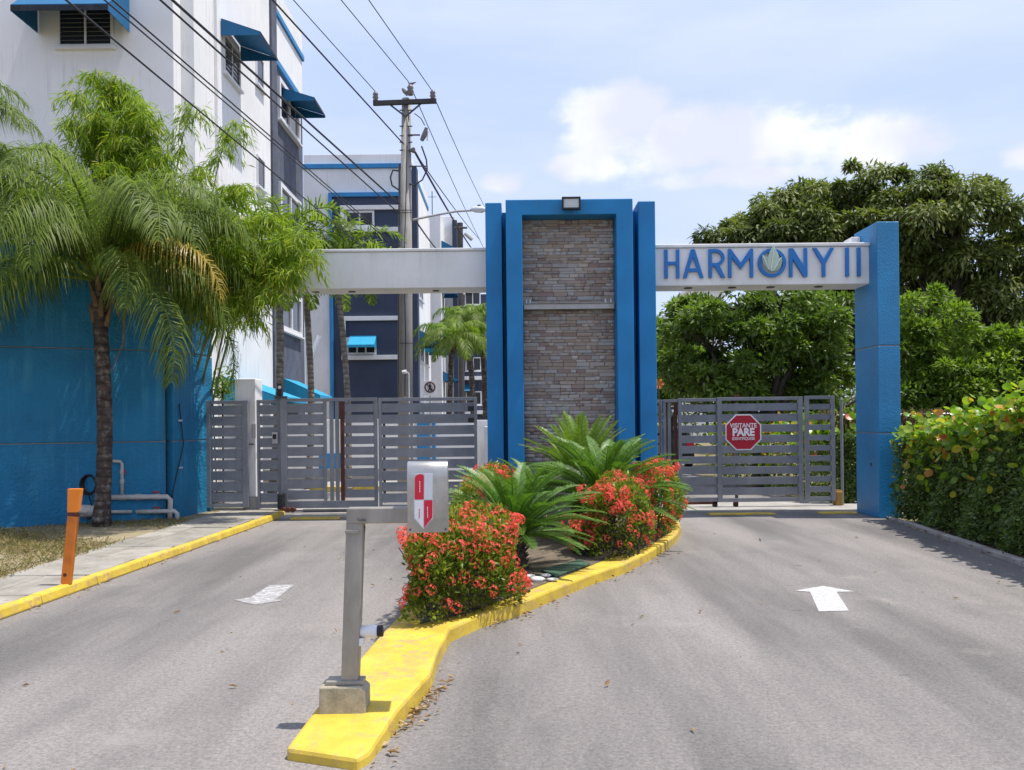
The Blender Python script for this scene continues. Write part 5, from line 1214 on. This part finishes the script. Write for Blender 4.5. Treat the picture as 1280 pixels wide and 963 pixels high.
# ------------------------------------------------------------------ bamboo leaning over the wall end
BM = thing('bamboo_clump', 'bright yellow-green bamboo clump arching over the wall end and the beam', 'bamboo', (-6.2, 16.4, 0))
tips = [(118, 88, 15.4, 1.1), (92, 110, 15.0, 1), (150, 98, 15.6, 1), (178, 135, 15.0, 1), (60, 175, 15.2, .8), (205, 185, 14.8, 1), (250, 205, 14.9, .9), (300, 232, 14.4, 1), (345, 270, 14.1, 1), (385, 292, 13.9, 1),
        (392, 318, 13.8, .9), (372, 345, 13.6, .9), (345, 372, 13.7, .7), (322, 405, 13.7, .6), (285, 300, 13.8, 1.1), (240, 280, 13.9, 1.1), (290, 335, 13.7, .9), (243, 128, 15.2, .22), (292, 150, 15.2, .22), (200, 240, 14.6, 1.1), (150, 170, 15, 1.1), (100, 230, 15, 1), (330, 320, 13.9, 1), (140, 200, 14.6, 1.1), (185, 240, 14.3, 1.2), (255, 255, 14.2, 1.2), (305, 275, 14.1, 1.2), (215, 300, 14.2, 1.2), (120, 140, 15, 1.1), (165, 118, 15.2, 1), (355, 305, 13.9, 1.1), (90, 150, 15, 1)]
lp, ld, ll_ = [], [], []
rg = np.random.default_rng(31)
for i, (px, py, Y, dn) in enumerate(tips):
    tip = P(px, py, Y); o0 = Vector((-6.35 + rg.uniform(-.5, .4), 16.5 + rg.uniform(-.3, .4), 0))
    high = Vector((o0.x * .55 + tip.x * .45, o0.y * .5 + tip.y * .5, max(tip.z + .5, 5.2)))
    if tip.z > 6.0: high.z = tip.z - .6
    pts = []
    for k in range(19):
        t_ = k / 18; a = o0.lerp(high, t_); b_ = high.lerp(tip, t_); pts.append(a.lerp(b_, t_))
    MB().tube(pts, [.022 * (1 - k / 19) + .003 for k in range(19)], 5).build('culm', 'culm', BM)
    nt_ = int(62 * dn) + 5
    for _ in range(nt_):
        s_ = rg.uniform(.52, 1.0) if dn > .3 else rg.uniform(.74, 1.0)
        k = min(17, int(s_ * 18)); q = pts[k].lerp(pts[k + 1], s_ * 18 - k)
        dirn = rg.normal(size=3); dirn[2] = dirn[2] * .35 - .05; dirn /= np.linalg.norm(dirn); TL = rg.uniform(.25, .62) * (1.15 - .3 * s_) * .9
        m_ = 26
        for j in range(m_):
            f_ = (j + rg.random()) / m_; p = np.array(q) + dirn * TL * f_; p[2] -= .38 * TL * f_ * f_ * 1.6
            lp.append(p + rg.normal(0, .035, 3)); d = dirn * .55 + rg.normal(0, .55, 3); d[2] -= 1.0; ld.append(d)
lp = np.array(lp); ld = np.array(ld); n = len(lp)
V, Fq, R = leaf_arrays(lp, ld, rdir(n) + [0, 0, .6], rg.uniform(.13, .27, n), rg.uniform(.014, .026, n), .2, .12)
tag(np_mesh('foliage', V, Fq, 3, 'bamboo_leaf', R, BM), kind='stuff')

# ------------------------------------------------------------------ broadleaf trees
def tree(name, label, base, lobes, nclump, per, leaf, lw, mat, cr=.38, hang=.9, trunk_r=.3, seed=1, group=None, shell=.62, bark='bark', cat='tree', gaps=.35):
    """lobes: (centre, (rx, ry, rz)) in world space; leaves gather in clumps near the lobes' skins"""
    rg = np.random.default_rng(seed); t = thing(name, label, cat, base, group); base = Vector(base)
    mb = MB(); zc = min(c[2] for c, r in lobes) ; fork = base + Vector((0, 0, max(.8, (zc - base.z) * .45)))
    mb.tube([base, base.lerp(fork, .5) + Vector((.05, .03, 0)), fork], [trunk_r * 1.25, trunk_r, trunk_r * .85], 10)
    for c, r in lobes:
        c = Vector(c); m_ = fork.lerp(c, .5) + Vector((rg.uniform(-.3, .3), rg.uniform(-.2, .2), .3))
        mb.tube([fork - Vector((0, 0, .1)), m_, c], [trunk_r * .55, trunk_r * .38, trunk_r * .18], 7)
        for k in range(7):
            d = Vector(rg.normal(size=3)); d.z = abs(d.z) * .6; d.normalize(); e = c + Vector((d.x * r[0], d.y * r[1], d.z * r[2])) * .85
            mb.tube([c, c.lerp(e, .5) + Vector((0, 0, .12)), e], [trunk_r * .16, trunk_r * .09, trunk_r * .03], 5)
    mb.build('trunk', bark, t, smooth=True)
    vol = np.array([(r[0] * r[2]) for c, r in lobes]); vol = vol / vol.sum()
    idx = rg.choice(len(lobes), nclump, p=vol); C_ = np.array([c for c, r in lobes])[idx]; Rr = np.array([r for c, r in lobes])[idx]
    d = unit(rg.normal(size=(nclump, 3))); rad_ = shell + (1.12 - shell) * rg.random(nclump) ** .8
    out_ = rg.random(nclump) < .14; rad_ = rad_ + np.where(out_, rg.uniform(.05, .3, nclump), 0)
    wob = 1 + .2 * np.sin(d[:, 0] * 5 + idx * 1.7) * np.cos(d[:, 2] * 6 + idx) + rg.normal(0, .06, nclump)
    cc_ = C_ + d * Rr * (rad_ * wob)[:, None]
    # a puff of leaves is a lumpy cap: leaves sit on its upper and outer side, its underside stays open
    dd = d; nc = nclump; crs = rg.uniform(.5, 1.3, nc) * cr * np.where(out_, .5, 1); dr_ = unit(rg.normal(size=(nc * per, 3)) + np.repeat(dd, per, 0) * .7 + [0, 0, .7])
    pos = np.repeat(cc_, per, 0) + dr_ * (np.repeat(crs, per) * rg.uniform(.45, 1.05, nc * per))[:, None] * [1, 1, .75]
    tone = np.clip(np.repeat(rg.beta(2, 2.6, nc), per) * .9 + rg.normal(0, .10, nc * per), 0, .97)
    dl = dr_ * .9 + rg.normal(0, .45, (nc * per, 3)); dl[:, 2] -= hang
    n = nc * per
    V, Fq, R = leaf_arrays(pos, dl, rg.normal(size=(n, 3)) * .5 + dr_ + [0, 0, .5], rg.uniform(.7, 1.2, n) * leaf, rg.uniform(.8, 1.2, n) * lw, .22, 0, tone)
    tag(np_mesh('crown', V, Fq, 3, mat, R, t), kind='stuff'); return t
def lobe(px, py, Y, rpx, rz=None, ry=None):
    c = P(px, py, Y); r = rpx / F * Y; return (tuple(c), (r, ry or r * .9, (rz or rpx * .85) / F * Y))
YM = 31
tree('mango_tree', 'tall olive-green mango tree behind the name beam, left of the bigger one', (Xp(1040, YM, 560), YM, 0),
     [lobe(1050, 300, YM, 78, 62), lobe(985, 305, YM, 60, 45), lobe(935, 310, YM, 42, 30), lobe(1000, 265, YM + 1, 42, 26), lobe(1080, 262, YM, 58, 36), lobe(1045, 390, YM, 60, 70), lobe(950, 285, YM, 20, 16), lobe(912, 296, YM, 16, 10), lobe(975, 250, YM, 12, 14), lobe(1060, 236, YM, 26, 14)],
     250, 190, .27, .085, 'mango_leaf', .62, 1.0, .42, 3, 'mango trees at the back')
YM2 = 29
tree('mango_tree', 'largest dark mango tree, right of the free-standing blue pillar', (Xp(1195, YM2, 560), YM2, 0),
     [lobe(1190, 290, YM2, 78, 58), lobe(1150, 268, YM2, 46, 34), lobe(1245, 330, YM2, 72, 62), lobe(1170, 390, YM2, 62, 60), lobe(1255, 400, YM2, 60, 55), lobe(1200, 250, YM2, 38, 30), lobe(1130, 320, YM2 + 1, 55, 55), lobe(1310, 360, YM2, 70, 90), lobe(1380, 350, YM2, 80, 90), lobe(1220, 450, YM2, 50, 40), lobe(1168, 236, YM2, 18, 14), lobe(1110, 430, YM2 + 1, 40, 60)],
     330, 190, .26, .08, 'mango_leaf', .60, 1.0, .48, 4, 'mango trees at the back')
YA = 22
tree('almond_tree', 'mid-green leafy tree below the name beam, behind the entrance gate', (Xp(950, YA, 560), YA, 0),
     [lobe(950, 430, YA, 72, 60), lobe(890, 440, YA, 52, 52), lobe(1005, 430, YA, 48, 55), lobe(930, 390, YA, 55, 34), lobe(975, 385, YA, 50, 30), lobe(870, 478, YA, 36, 30), lobe(1020, 480, YA, 38, 35), lobe(905, 490, YA, 60, 25), lobe(860, 400, YA + 1, 22, 26), lobe(1035, 400, YA, 22, 30)],
     170, 150, .19, .075, 'green_leaf', .40, .45, .2, 5)
tree('shade_tree', 'small bright green tree at right edge of the blue tower behind the gate', (Xp(835, 26, 560), 26, 0),
     [lobe(838, 430, 26, 26, 28), lobe(830, 470, 26, 34, 28), lobe(862, 455, 26, 26, 26)], 110, 120, .17, .07, 'bright_leaf', .42, .3, .15, 6)
YB2 = 20.5
tree('shade_tree', 'bright green young tree just right of the blue pillar, above the dry fence', (Xp(1165, YB2, 560), YB2, 0),
     [lobe(1160, 400, YB2, 40, 38), lobe(1150, 450, YB2, 48, 42), lobe(1190, 440, YB2, 42, 38), lobe(1140, 490, YB2, 40, 30), lobe(1195, 490, YB2, 50, 30), lobe(1150, 378, YB2, 20, 16)], 110, 120, .18, .06, 'bright_leaf', .36, .35, .12, 7)
tree('shade_tree', 'low leafy green tree at right edge above the hedge and dry fence', (Xp(1260, YB2, 560), YB2, 0),
     [lobe(1250, 470, YB2, 44, 34), lobe(1280, 450, YB2, 48, 40), lobe(1225, 495, YB2, 46, 26), lobe(1300, 490, YB2, 60, 34), lobe(1340, 440, YB2, 60, 50)], 150, 120, .18, .07, 'bright_leaf', .38, .3, .12, 8)
# far tree belt: reads as one mass
lob = [lobe(x, 500 - (i % 3) * 12, 46 + (i % 4) * 3, 60, 42) for i, x in enumerate(range(700, 1700, 55))]
t = tree('tree_belt', 'far dark green belt of trees low behind the gate and fence', (16, 48, 0), lob, 420, 110, .34, .13, 'green_leaf', 1.0, .3, .2, 9, cat='trees')
t['kind'] = 'stuff'
# small vine shoots above the concrete post
V_ = thing('shrub', 'small leafy green shrub peeking over the narrow gate beside the concrete post', 'shrub', (Xp(279, 17.2, 560), 17.2, 0))
c = P(278, 484, 17.2); MB().tube([(c.x, 17.2, 0), (c.x, 17.2, c.z)], .02, 5).build('stem', 'bark', V_)
MB().tube([(c.x - .12, 17.2, 0), (c.x - .2, 17.2, c.z)], .015, 5).build('stem', 'bark', V_)
n = 420; pos = np.array(c) + RNG.normal(size=(n, 3)) * [.12, .12, .15]
V, Fq, R = leaf_arrays(pos, rdir(n) + [0, 0, .2], rdir(n), RNG.uniform(.06, .11, n), .04, .2, 0, RNG.random(n)); np_mesh('foliage', V, Fq, 3, 'bright_leaf', R, V_)

# ------------------------------------------------------------------ cycads
CV = [frond_mesh('frond', .92, 1.25, .95, 62, .10, .0095, .04, 'cycad_leaf', True, .4, 41), frond_mesh('frond', .98, .85, .95, 62, .10, .0095, .04, 'cycad_leaf', True, .4, 42),
      frond_mesh('frond', .96, .50, .85, 62, .10, .0095, .05, 'cycad_leaf', True, .35, 43), frond_mesh('frond', .9, .15, .6, 58, .095, .0095, .05, 'cycad_leaf', True, .3, 44)]
CP = [frond_mesh('frond', 1.0, 1.45, .6, 62, .10, .010, .02, 'cycad_leaf_pale', True, .35, 45), frond_mesh('frond', 1.0, 1.2, .65, 62, .10, .010, .02, 'cycad_leaf_pale', True, .35, 46), frond_mesh('frond', .95, .9, .7, 62, .10, .010, .03, 'cycad_leaf_pale', True, .35, 47), frond_mesh('frond', .9, .55, .7, 62, .10, .010, .03, 'cycad_leaf', True, .35, 48)]
def cycad(label, x, y, zc, nf, var, sc=1.0, seed=0):
    rg = random.Random(seed); t = thing('cycad', label, 'cycad', (x, y, TOPZ), 'sago cycads on the island')
    mb = MB(); K = 7; h_ = max(.15, zc - TOPZ)
    mb.tube([(x, y, TOPZ - .03), (x, y, TOPZ + h_ * .5), (x, y, TOPZ + h_)], [.15, .13, .10], 12)
    for k in range(60):
        th = k * 2.4; z_ = TOPZ + h_ * (k / 60); c = Vector((math.cos(th), math.sin(th), 0)); a = Vector((x, y, z_)) + c * .11
        mb.tube([a, a + c * .05 + Vector((0, 0, .03))], [.022, .008], 4)
    mb.build('caudex', 'bark', t)
    for i in range(nf):
        u = i / nf; az = i * 2.39996 + rg.uniform(-.15, .15); me_ = var[min(len(var) - 1, int(u * len(var)))]
        put('frond', me_, t, Vector((.05 * math.cos(az), .05 * math.sin(az), h_)), az, rg.uniform(-.07, .1), sc * rg.uniform(.88, 1.08), rg.uniform(-.15, .15))
cycad('front sago cycad with drooping dark fronds behind the nearest red-flowered bush', .0, 9.0, .46, 92, CV, .95, 1)
cycad('wide dark sago cycad in front of the stone face, right of the middle', 1.15, 11.2, .58, 92, CV, 1.18, 2)
cycad('tall pale green sago cycad with upright fronds against the stone face', .98, 12.8, .72, 66, CP, 1.05, 3)
cycad('small sago cycad low at the left foot of the blue tower', .30, 12.2, .5, 44, CV, .85, 4)

# ------------------------------------------------------------------ red-flowered bushes
fl_me = []
for k in range(4):
    rg = np.random.default_rng(60 + k); vs, fs, R = [], [], []
    for j in range(15):
        z_ = rg.uniform(-.05, 1) ; th = j * 2.4; r = math.sqrt(max(0, 1 - z_ * z_)); c = np.array([r * math.cos(th), r * math.sin(th), z_ * .8]); nrm = c / np.linalg.norm(c)
        a = np.cross(nrm, [.3, .5, .8]); a /= np.linalg.norm(a); b_ = np.cross(nrm, a); ph = rg.random() * 3
        for q in range(2):
            e = (a * math.cos(ph + q * 1.57) + b_ * math.sin(ph + q * 1.57)); f_ = np.cross(nrm, e)
            n0 = len(vs); cc_ = c * (1 + rg.uniform(-.1, .15)); vs += [cc_ - e * .42 + nrm * .06, cc_ - f_ * .13, cc_ + e * .42 + nrm * .06, cc_ + f_ * .13]; fs.append([n0, n0 + 1, n0 + 2, n0 + 3]); R.append(rg.random())
    me_ = bpy.data.meshes.new('flower_cluster'); me_.from_pydata(vs, [], fs); me_.materials.append(M('ixora_petal')); a_ = me_.attributes.new('rnd', 'FLOAT', 'FACE'); a_.data.foreach_set('value', np.array(R, np.float32) * .3); fl_me.append(me_)
def bush(label, poly, htop, nl, nf, seed, dip=0.0, fsize=(.036, .056), rmin=.03):
    rg = random.Random(seed); rn = np.random.default_rng(seed); poly = [Vector((x, y, 0)) for x, y in poly]
    c = sum(poly, Vector()) / len(poly); t = thing('flowering_bush', label, 'flowering bush', (c.x, c.y, TOPZ), 'red flowered bushes on the island')
    xs = [p.x for p in poly]; ys = [p.y for p in poly]
    def edge_d(x, y):
        best = 9
        for i in range(len(poly)):
            a, b_ = poly[i], poly[(i + 1) % len(poly)]; e = b_ - a; q = max(0, min(1, (Vector((x, y, 0)) - a).dot(e) / e.length_squared)); best = min(best, (a + e * q - Vector((x, y, 0))).length)
        return best
    def H(x, y): 
        d = edge_d(x, y); return TOPZ + (htop - TOPZ) * (1 - .28 * max(0, 1 - d / .22) ** 2) + .045 * math.sin(x * 9 + y * 5 + seed) + .03 * math.sin(y * 13 - x * 4)
    pos, dr = [], []
    # leaves in the outer shell of the volume, twigs inside
    while len(pos) < nl:
        if rg.random() < .55:                    # side faces
            i = rg.randrange(len(poly)); a, b_ = poly[i], poly[(i + 1) % len(poly)]
            if rg.random() > (b_ - a).length / 1.6: continue
            q = a.lerp(b_, rg.random()); inn_ = (c - q).normalized(); z_ = TOPZ + .03 + rg.random() ** .8 * (H(q.x + inn_.x * .05, q.y + inn_.y * .05) - TOPZ - .06)
            bul = .08 * math.sin(z_ * 9 + q.x * 7) + .08 * math.sin(q.y * 6 + z_ * 5)
            dd = abs(rg.gauss(0, .055)) - bul * .7 + .10 * max(0, .35 - (z_ - TOPZ)); p = q + inn_ * dd; pos.append((p.x, p.y, z_)); dr.append((-inn_.x, -inn_.y, .5))
        else:
            x, y = rg.uniform(min(xs), max(xs)), rg.uniform(min(ys), max(ys))
            if not inside(poly, x, y): continue
            pos.append((x, y, H(x, y) - abs(rg.gauss(0, .05)))); dr.append((0, 0, 1.2))
    pos = np.array(pos) + rn.normal(0, .02, (nl, 3)); dr = np.array(dr) + rn.normal(0, .75, (nl, 3))
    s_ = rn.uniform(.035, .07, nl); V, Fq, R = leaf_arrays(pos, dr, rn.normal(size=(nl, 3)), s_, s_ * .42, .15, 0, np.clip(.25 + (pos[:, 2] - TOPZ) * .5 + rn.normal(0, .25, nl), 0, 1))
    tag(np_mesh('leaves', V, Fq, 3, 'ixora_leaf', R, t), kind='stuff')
    mb = MB()
    for k in range(26):
        i = rg.randrange(len(poly)); a, b_ = poly[i], poly[(i + 1) % len(poly)]; q = a.lerp(b_, rg.random()).lerp(c, rg.uniform(.12, .6)); e = q + Vector((rg.gauss(0, .1), rg.gauss(0, .1), 0)); e.z = H(q.x, q.y) - .08; q.z = TOPZ
        mb.tube([q, q.lerp(e, .5) + Vector((.03, 0, 0)), e], [.009, .007, .004], 4)
    tag(mb.build('twigs', 'bark', t), kind='stuff')
    k = 0; used = []
    tries = 0
    while k < nf and tries < nf * 60:
        tries += 1
        if rg.random() < .68:
            i = rg.randrange(len(poly)); a, b_ = poly[i], poly[(i + 1) % len(poly)]; nrm = Vector(((b_ - a).y, -(b_ - a).x, 0)).normalized()
            q = a.lerp(b_, rg.random()); inn_ = (c - q).normalized()
            if nrm.dot(inn_) > 0: nrm = -nrm
            if nrm.y > .3 or rg.random() > (b_ - a).length / 1.6: continue
            p = q - inn_ * .015; p.z = TOPZ + .10 + rg.random() * (htop - TOPZ - .08); up_ = (nrm + Vector((0, 0, .5))).normalized()
            bul = .08 * math.sin(p.z * 9 + q.x * 7) + .08 * math.sin(q.y * 6 + p.z * 5); p += inn_ * (-bul * .7); 
        else:
            x, y = rg.uniform(min(xs), max(xs)), rg.uniform(min(ys), max(ys))
            if not inside(poly, x, y): continue
            p = Vector((x, y, H(x, y) + .012)); up_ = Vector((rg.gauss(0, .3), rg.gauss(-.2, .3), 1)).normalized()
        s_ = rg.uniform(*fsize)
        if math.sin(p.x * 5.3 + seed) + math.sin(p.z * 8 + p.y * 3) + rg.gauss(0, .9) < -1.0: continue
        if any((p - q2).length < rmin for q2 in used): continue
        used.append(p.copy())
        o = bpy.data.objects.new('flower_cluster', fl_me[k % 4]); COL.objects.link(o); o.parent = t; o.location = p - WL[t.name]
        o.rotation_euler = up_.to_track_quat('Z', 'Y').to_euler(); o.scale = (s_,) * 3; k += 1
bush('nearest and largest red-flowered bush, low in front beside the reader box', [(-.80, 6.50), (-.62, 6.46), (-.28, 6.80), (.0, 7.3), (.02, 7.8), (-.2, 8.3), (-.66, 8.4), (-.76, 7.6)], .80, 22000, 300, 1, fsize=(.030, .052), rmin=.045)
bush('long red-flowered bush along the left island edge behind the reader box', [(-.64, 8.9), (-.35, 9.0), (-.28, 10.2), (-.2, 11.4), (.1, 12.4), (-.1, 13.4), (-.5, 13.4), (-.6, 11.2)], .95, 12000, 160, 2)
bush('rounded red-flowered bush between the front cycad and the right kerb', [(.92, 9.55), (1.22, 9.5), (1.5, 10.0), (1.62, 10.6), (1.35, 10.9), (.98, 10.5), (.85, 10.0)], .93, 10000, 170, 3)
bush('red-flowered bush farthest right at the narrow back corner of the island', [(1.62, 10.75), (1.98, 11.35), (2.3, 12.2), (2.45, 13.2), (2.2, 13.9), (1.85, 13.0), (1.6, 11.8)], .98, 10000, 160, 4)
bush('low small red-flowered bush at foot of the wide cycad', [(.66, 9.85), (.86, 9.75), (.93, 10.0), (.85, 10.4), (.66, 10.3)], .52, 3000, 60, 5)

# ------------------------------------------------------------------ hedge on the right
HG = thing('hedge', 'tall clipped hedge with large yellow-green and red leaves on top, along the right kerb', 'hedge', (6.4, 10, 0))
ex = lambda y: np.interp(y, [2, 6, 10, 14.3], [4.9, 5.2, 5.53, 6.04]) + .27
HT = lambda y: np.interp(y, [5, 9.8, 11, 12, 14.1], [1.95, 1.82, 1.68, 1.55, 1.42])
rg = np.random.default_rng(77); n = 42000
y_ = 5.0 + 9.05 * rg.random(n) ** .8; kind_ = rg.random(n)
zf = rg.random(n)
xx = np.where(kind_ < .70, ex(y_) + np.abs(rg.normal(0, .09, n)) - .06 * np.sin(y_ * 5 + zf * 7) + .12 * zf * (rg.random(n) < .9) * 0, ex(y_) + rg.random(n) * 1.3)
zz = np.where(kind_ < .70, .04 + zf * (HT(y_) - .12), HT(y_) - .12 - np.abs(rg.normal(0, .08, n)))
endm = (kind_ > .93); y_ = np.where(endm, 14.05 - np.abs(rg.normal(0, .06, n)), y_); zz = np.where(endm, .04 + rg.random(n) * 1.25, zz); xx = np.where(endm, 6.06 + rg.random(n) * 1.3, xx)
pos = np.stack([xx, y_, zz], 1); dr = rg.normal(0, .7, (n, 3)) + [-.5, -.1, -.15]; s_ = rg.uniform(.04, .095, n)
V, Fq, R = leaf_arrays(pos, dr, rg.normal(size=(n, 3)) + [-.6, 0, .4], s_, s_ * .5, .15, 0, np.clip(rg.beta(2, 3, n), 0, 1)); tag(np_mesh('leaves', V, Fq, 3, 'ficus_leaf', R, HG), kind='stuff')
mb = MB()
for k in range(90):
    yy = 5 + 9 * rg.random(); x0_ = ex(yy) + .10 + rg.random() * .35; mb.tube([(x0_, yy, 0), (x0_ + rg.normal(0, .06), yy + rg.normal(0, .08), .6), (x0_ + rg.normal(0, .12), yy + rg.normal(0, .12), 1.3)], [.014, .011, .006], 4)
tag(mb.build('stems', 'bark', HG), kind='stuff')
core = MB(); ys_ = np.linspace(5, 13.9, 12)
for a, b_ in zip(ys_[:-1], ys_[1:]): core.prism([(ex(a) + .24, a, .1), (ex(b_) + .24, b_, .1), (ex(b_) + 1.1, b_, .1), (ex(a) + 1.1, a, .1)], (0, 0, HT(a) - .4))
core.build('dark_core', 'hedge_core', HG)  # solid near-black filler standing in for the shade inside the hedge
# large leaves: those in view as parts, the rest joined
def big_leaves(n, seed, ymin, ymax, xf, hf, size):
    rg = np.random.default_rng(seed); y_ = ymin + (ymax - ymin) * rg.random(n); f_ = rg.random(n)
    side_ = rg.random(n) < .38; xx = np.where(side_, xf(y_) + rg.normal(-.05, .06, n), xf(y_) + rg.random(n) ** 1.3 * 1.2)
    zz = np.where(side_, hf(y_) - np.abs(rg.normal(0, .20, n)) - .75 * rg.random(n) ** 2 * (rg.random(n) < .35), hf(y_) - .10 + rg.random(n) ** 3 * .34 + .07 * np.sin(y_ * 6))
    return np.stack([xx, y_, zz], 1), rg.uniform(*size, n)
pos, s_ = big_leaves(3000, 78, 5.5, 14.1, ex, HT, (.07, .13)); n = len(pos)
dr = np.random.default_rng(79).normal(0, .6, (n, 3)) + [-.35, -.35, .45]; nr = np.random.default_rng(80).normal(0, .5, (n, 3)) + [-.35, -.35, .9]
vis = (pos[:, 0] / pos[:, 1] < .585); order = np.argsort(np.where(vis, pos[:, 0] - ex(pos[:, 1]) + .12 * pos[:, 1] - s_ * 6, 99))
sel = order[:290]; rest = np.setdiff1d(np.arange(n), sel)
V, Fq, R = round_leaf_arrays(pos[rest], dr[rest], nr[rest], s_[rest]); tag(np_mesh('small_leaves', V, Fq, 3, 'grape_leaf', R, HG), kind='stuff')
lm = []
for k in range(5):
    V, Fq, R = round_leaf_arrays(np.zeros((1, 3)), np.array([[1.0, 0, 0]]), np.array([[0, 0, 1.0]]), 1.0, .06 + .05 * k, np.array([0.0]), 9)
    me_ = bpy.data.meshes.new('leaf'); me_.from_pydata(V.tolist(), [], Fq.tolist()); me_.materials.append(M('grape_leaf')); lm.append(me_)
for i, j in enumerate(sel):
    d = Vector(dr[j]).normalized(); nn = Vector(nr[j]).normalized(); sd = nn.cross(d).normalized(); uz = d.cross(sd)
    o = bpy.data.objects.new('leaf', lm[i % 5]); COL.objects.link(o); o.parent = HG
    o.matrix_local = Matrix.Translation(Vector(pos[j]) - WL[HG.name]) @ Matrix((d, sd, uz)).transposed().to_4x4() @ Matrix.Diagonal((s_[j], s_[j], s_[j], 1))
# hedge beyond the gate
HG2 = thing('hedge', 'hedge with yellow-green and orange leaves growing behind the entrance gate', 'hedge', (6.6, 19, 0))
pos, s_ = big_leaves(1500, 81, 16.5, 27, lambda y: 6.0 + 0 * y, lambda y: 1.45 + 0 * y, (.10, .17)); n = len(pos)
V, Fq, R = round_leaf_arrays(pos, rg.normal(0, .6, (n, 3)) + [-.35, -.35, .4], rg.normal(0, .5, (n, 3)) + [-.3, -.5, .8], s_); tag(np_mesh('large_leaves', V, Fq, 3, 'grape_leaf', R, HG2), kind='stuff')
n = 14000; f_ = rg.random(n) < .5; y_ = np.where(f_, 16.4 + np.abs(rg.normal(0, .1, n)), 16.5 + 10 * rg.random(n)); xx = np.where(f_, 6.0 + rg.random(n) * 1.2, 6.0 + np.abs(rg.normal(0, .12, n)))
pos = np.stack([xx, y_, .05 + rg.random(n) * 1.3], 1); s_ = rg.uniform(.05, .10, n)
V, Fq, R = leaf_arrays(pos, rg.normal(0, .7, (n, 3)) + [0, -.3, -.1], rg.normal(size=(n, 3)) + [0, -.5, .4], s_, s_ * .5, .15, 0, rg.beta(2, 3, n)); tag(np_mesh('leaves', V, Fq, 3, 'ficus_leaf', R, HG2), kind='stuff')
# concrete edging of the hedge
ed = bpy.data.objects.new('hedge_kerb', None); COL.objects.link(ed); tag(ed, kind='structure'); ed.location = (5.6, 10, 0); WL['hedge_kerb'] = Vector(ed.location)
y_0 = 4.0
while y_0 < 13.9:
    l_ = min(random.uniform(.8, 1.1), 14.2 - y_0); a, b_ = ex(y_0) - .25, ex(y_0 + l_ - .02) - .25
    mb = MB(); mb.prism([(a, y_0, -.02), (b_, y_0 + l_ - .02, -.02), (b_ + .10, y_0 + l_ - .02, -.02), (a + .10, y_0, -.02)], (0, 0, random.uniform(.055, .085))); mb.build('kerb_stone', 'concrete', ed, .015); y_0 += l_
# dry chain-link fence
FE = thing('chain_link_fence', 'chain-link fence with bare dry vines behind the hedge right of the blue pillar', 'fence', (9, 17, 0))
FZ = Zp(518, 17, 1200)
MB().tube([(5.75, 17, FZ), (10, 17, FZ + .01), (16, 17, FZ)], .024, 6).build('top_rail', 'rail_grey', FE)
for x in (6.9, 9.4, 11.9, 14.4): MB().tube([(x, 17.02, 0), (x, 17.02, FZ + .05)], .03, 8).build('post', 'rail_grey', FE)
vs, fs = [], []
for k in range(-20, 110):
    for s_ in (1, -1):
        xa_ = 5.8 + k * .1; za_, zb__ = .05, FZ - .02; xb_ = xa_ + s_ * (zb__ - za_)
        lo, hi = 5.8, 15.9; ta = 0; tb_ = 1
        pa = Vector((xa_, 17, za_)); pb_ = Vector((xb_, 17, zb__))
        if max(xa_, xb_) < lo or min(xa_, xb_) > hi: continue
        if min(xa_, xb_) < lo or max(xa_, xb_) > hi: continue
        w2 = Vector((.0028, 0, 0)); n0 = len(vs); vs += [tuple(pa - w2), tuple(pa + w2), tuple(pb_ + w2), tuple(pb_ - w2)]; fs.append((n0, n0 + 1, n0 + 2, n0 + 3))
mb = MB(); mb.add(vs, fs); tag(mb.build('wire_mesh', 'rail_grey', FE), kind='stuff')
n = 16000; pos = np.stack([5.9 + 10 * rg.random(n), 17 + rg.normal(0, .10, n), np.clip(FZ + .12 - np.abs(rg.normal(0, .38, n)), .05, 9)], 1); s_ = rg.uniform(.06, .22, n)
dv = rg.normal(0, .5, (n, 3)); dv[:, 2] -= .9
V, Fq, R = leaf_arrays(pos, dv, rdir(n), s_, .02, .2); tag(np_mesh('dry_vines', V, Fq, 3, 'dry_vine', R, FE), kind='stuff')
# undergrowth behind the fence so that no bare ground shows
n = 26000; pos = np.stack([6.5 + 14 * rg.random(n), 18.3 + 2.2 * rg.random(n), .02 + 1.75 * rg.random(n) ** .8], 1); s_ = rg.uniform(.08, .17, n)
V, Fq, R = leaf_arrays(pos, rg.normal(0, .7, (n, 3)) + [0, -.4, 0], rg.normal(size=(n, 3)) + [0, -.5, .5], s_, s_ * .4, .15, 0, rg.beta(2, 3, n)); tag(np_mesh('undergrowth', V, Fq, 3, 'green_leaf', R), 'tangled green undergrowth behind the chain-link fence', 'undergrowth', kind='stuff')
fo = thing('flower', 'single orange blossom in the greenery at right edge of the blue tower', 'flower', P(823, 481, 20))
c = P(823, 480, 20)
for k in range(6):
    a = k * 1.05; mb = MB(); mb.prism([c, c + Vector((.10 * math.cos(a - .35), -.03, .10 * math.sin(a - .35))), c + Vector((.14 * math.cos(a), -.01, .14 * math.sin(a))), c + Vector((.10 * math.cos(a + .35), -.03, .10 * math.sin(a + .35)))], (0, .008, 0)); mb.build('petal', 'orange_bright', fo)
MB().tube([c + Vector((0, .02, 0)), c + Vector((.05, .05, -1.2)), c + Vector((.1, .1, -c.z))], .012, 5).build('stem', 'bark', fo)
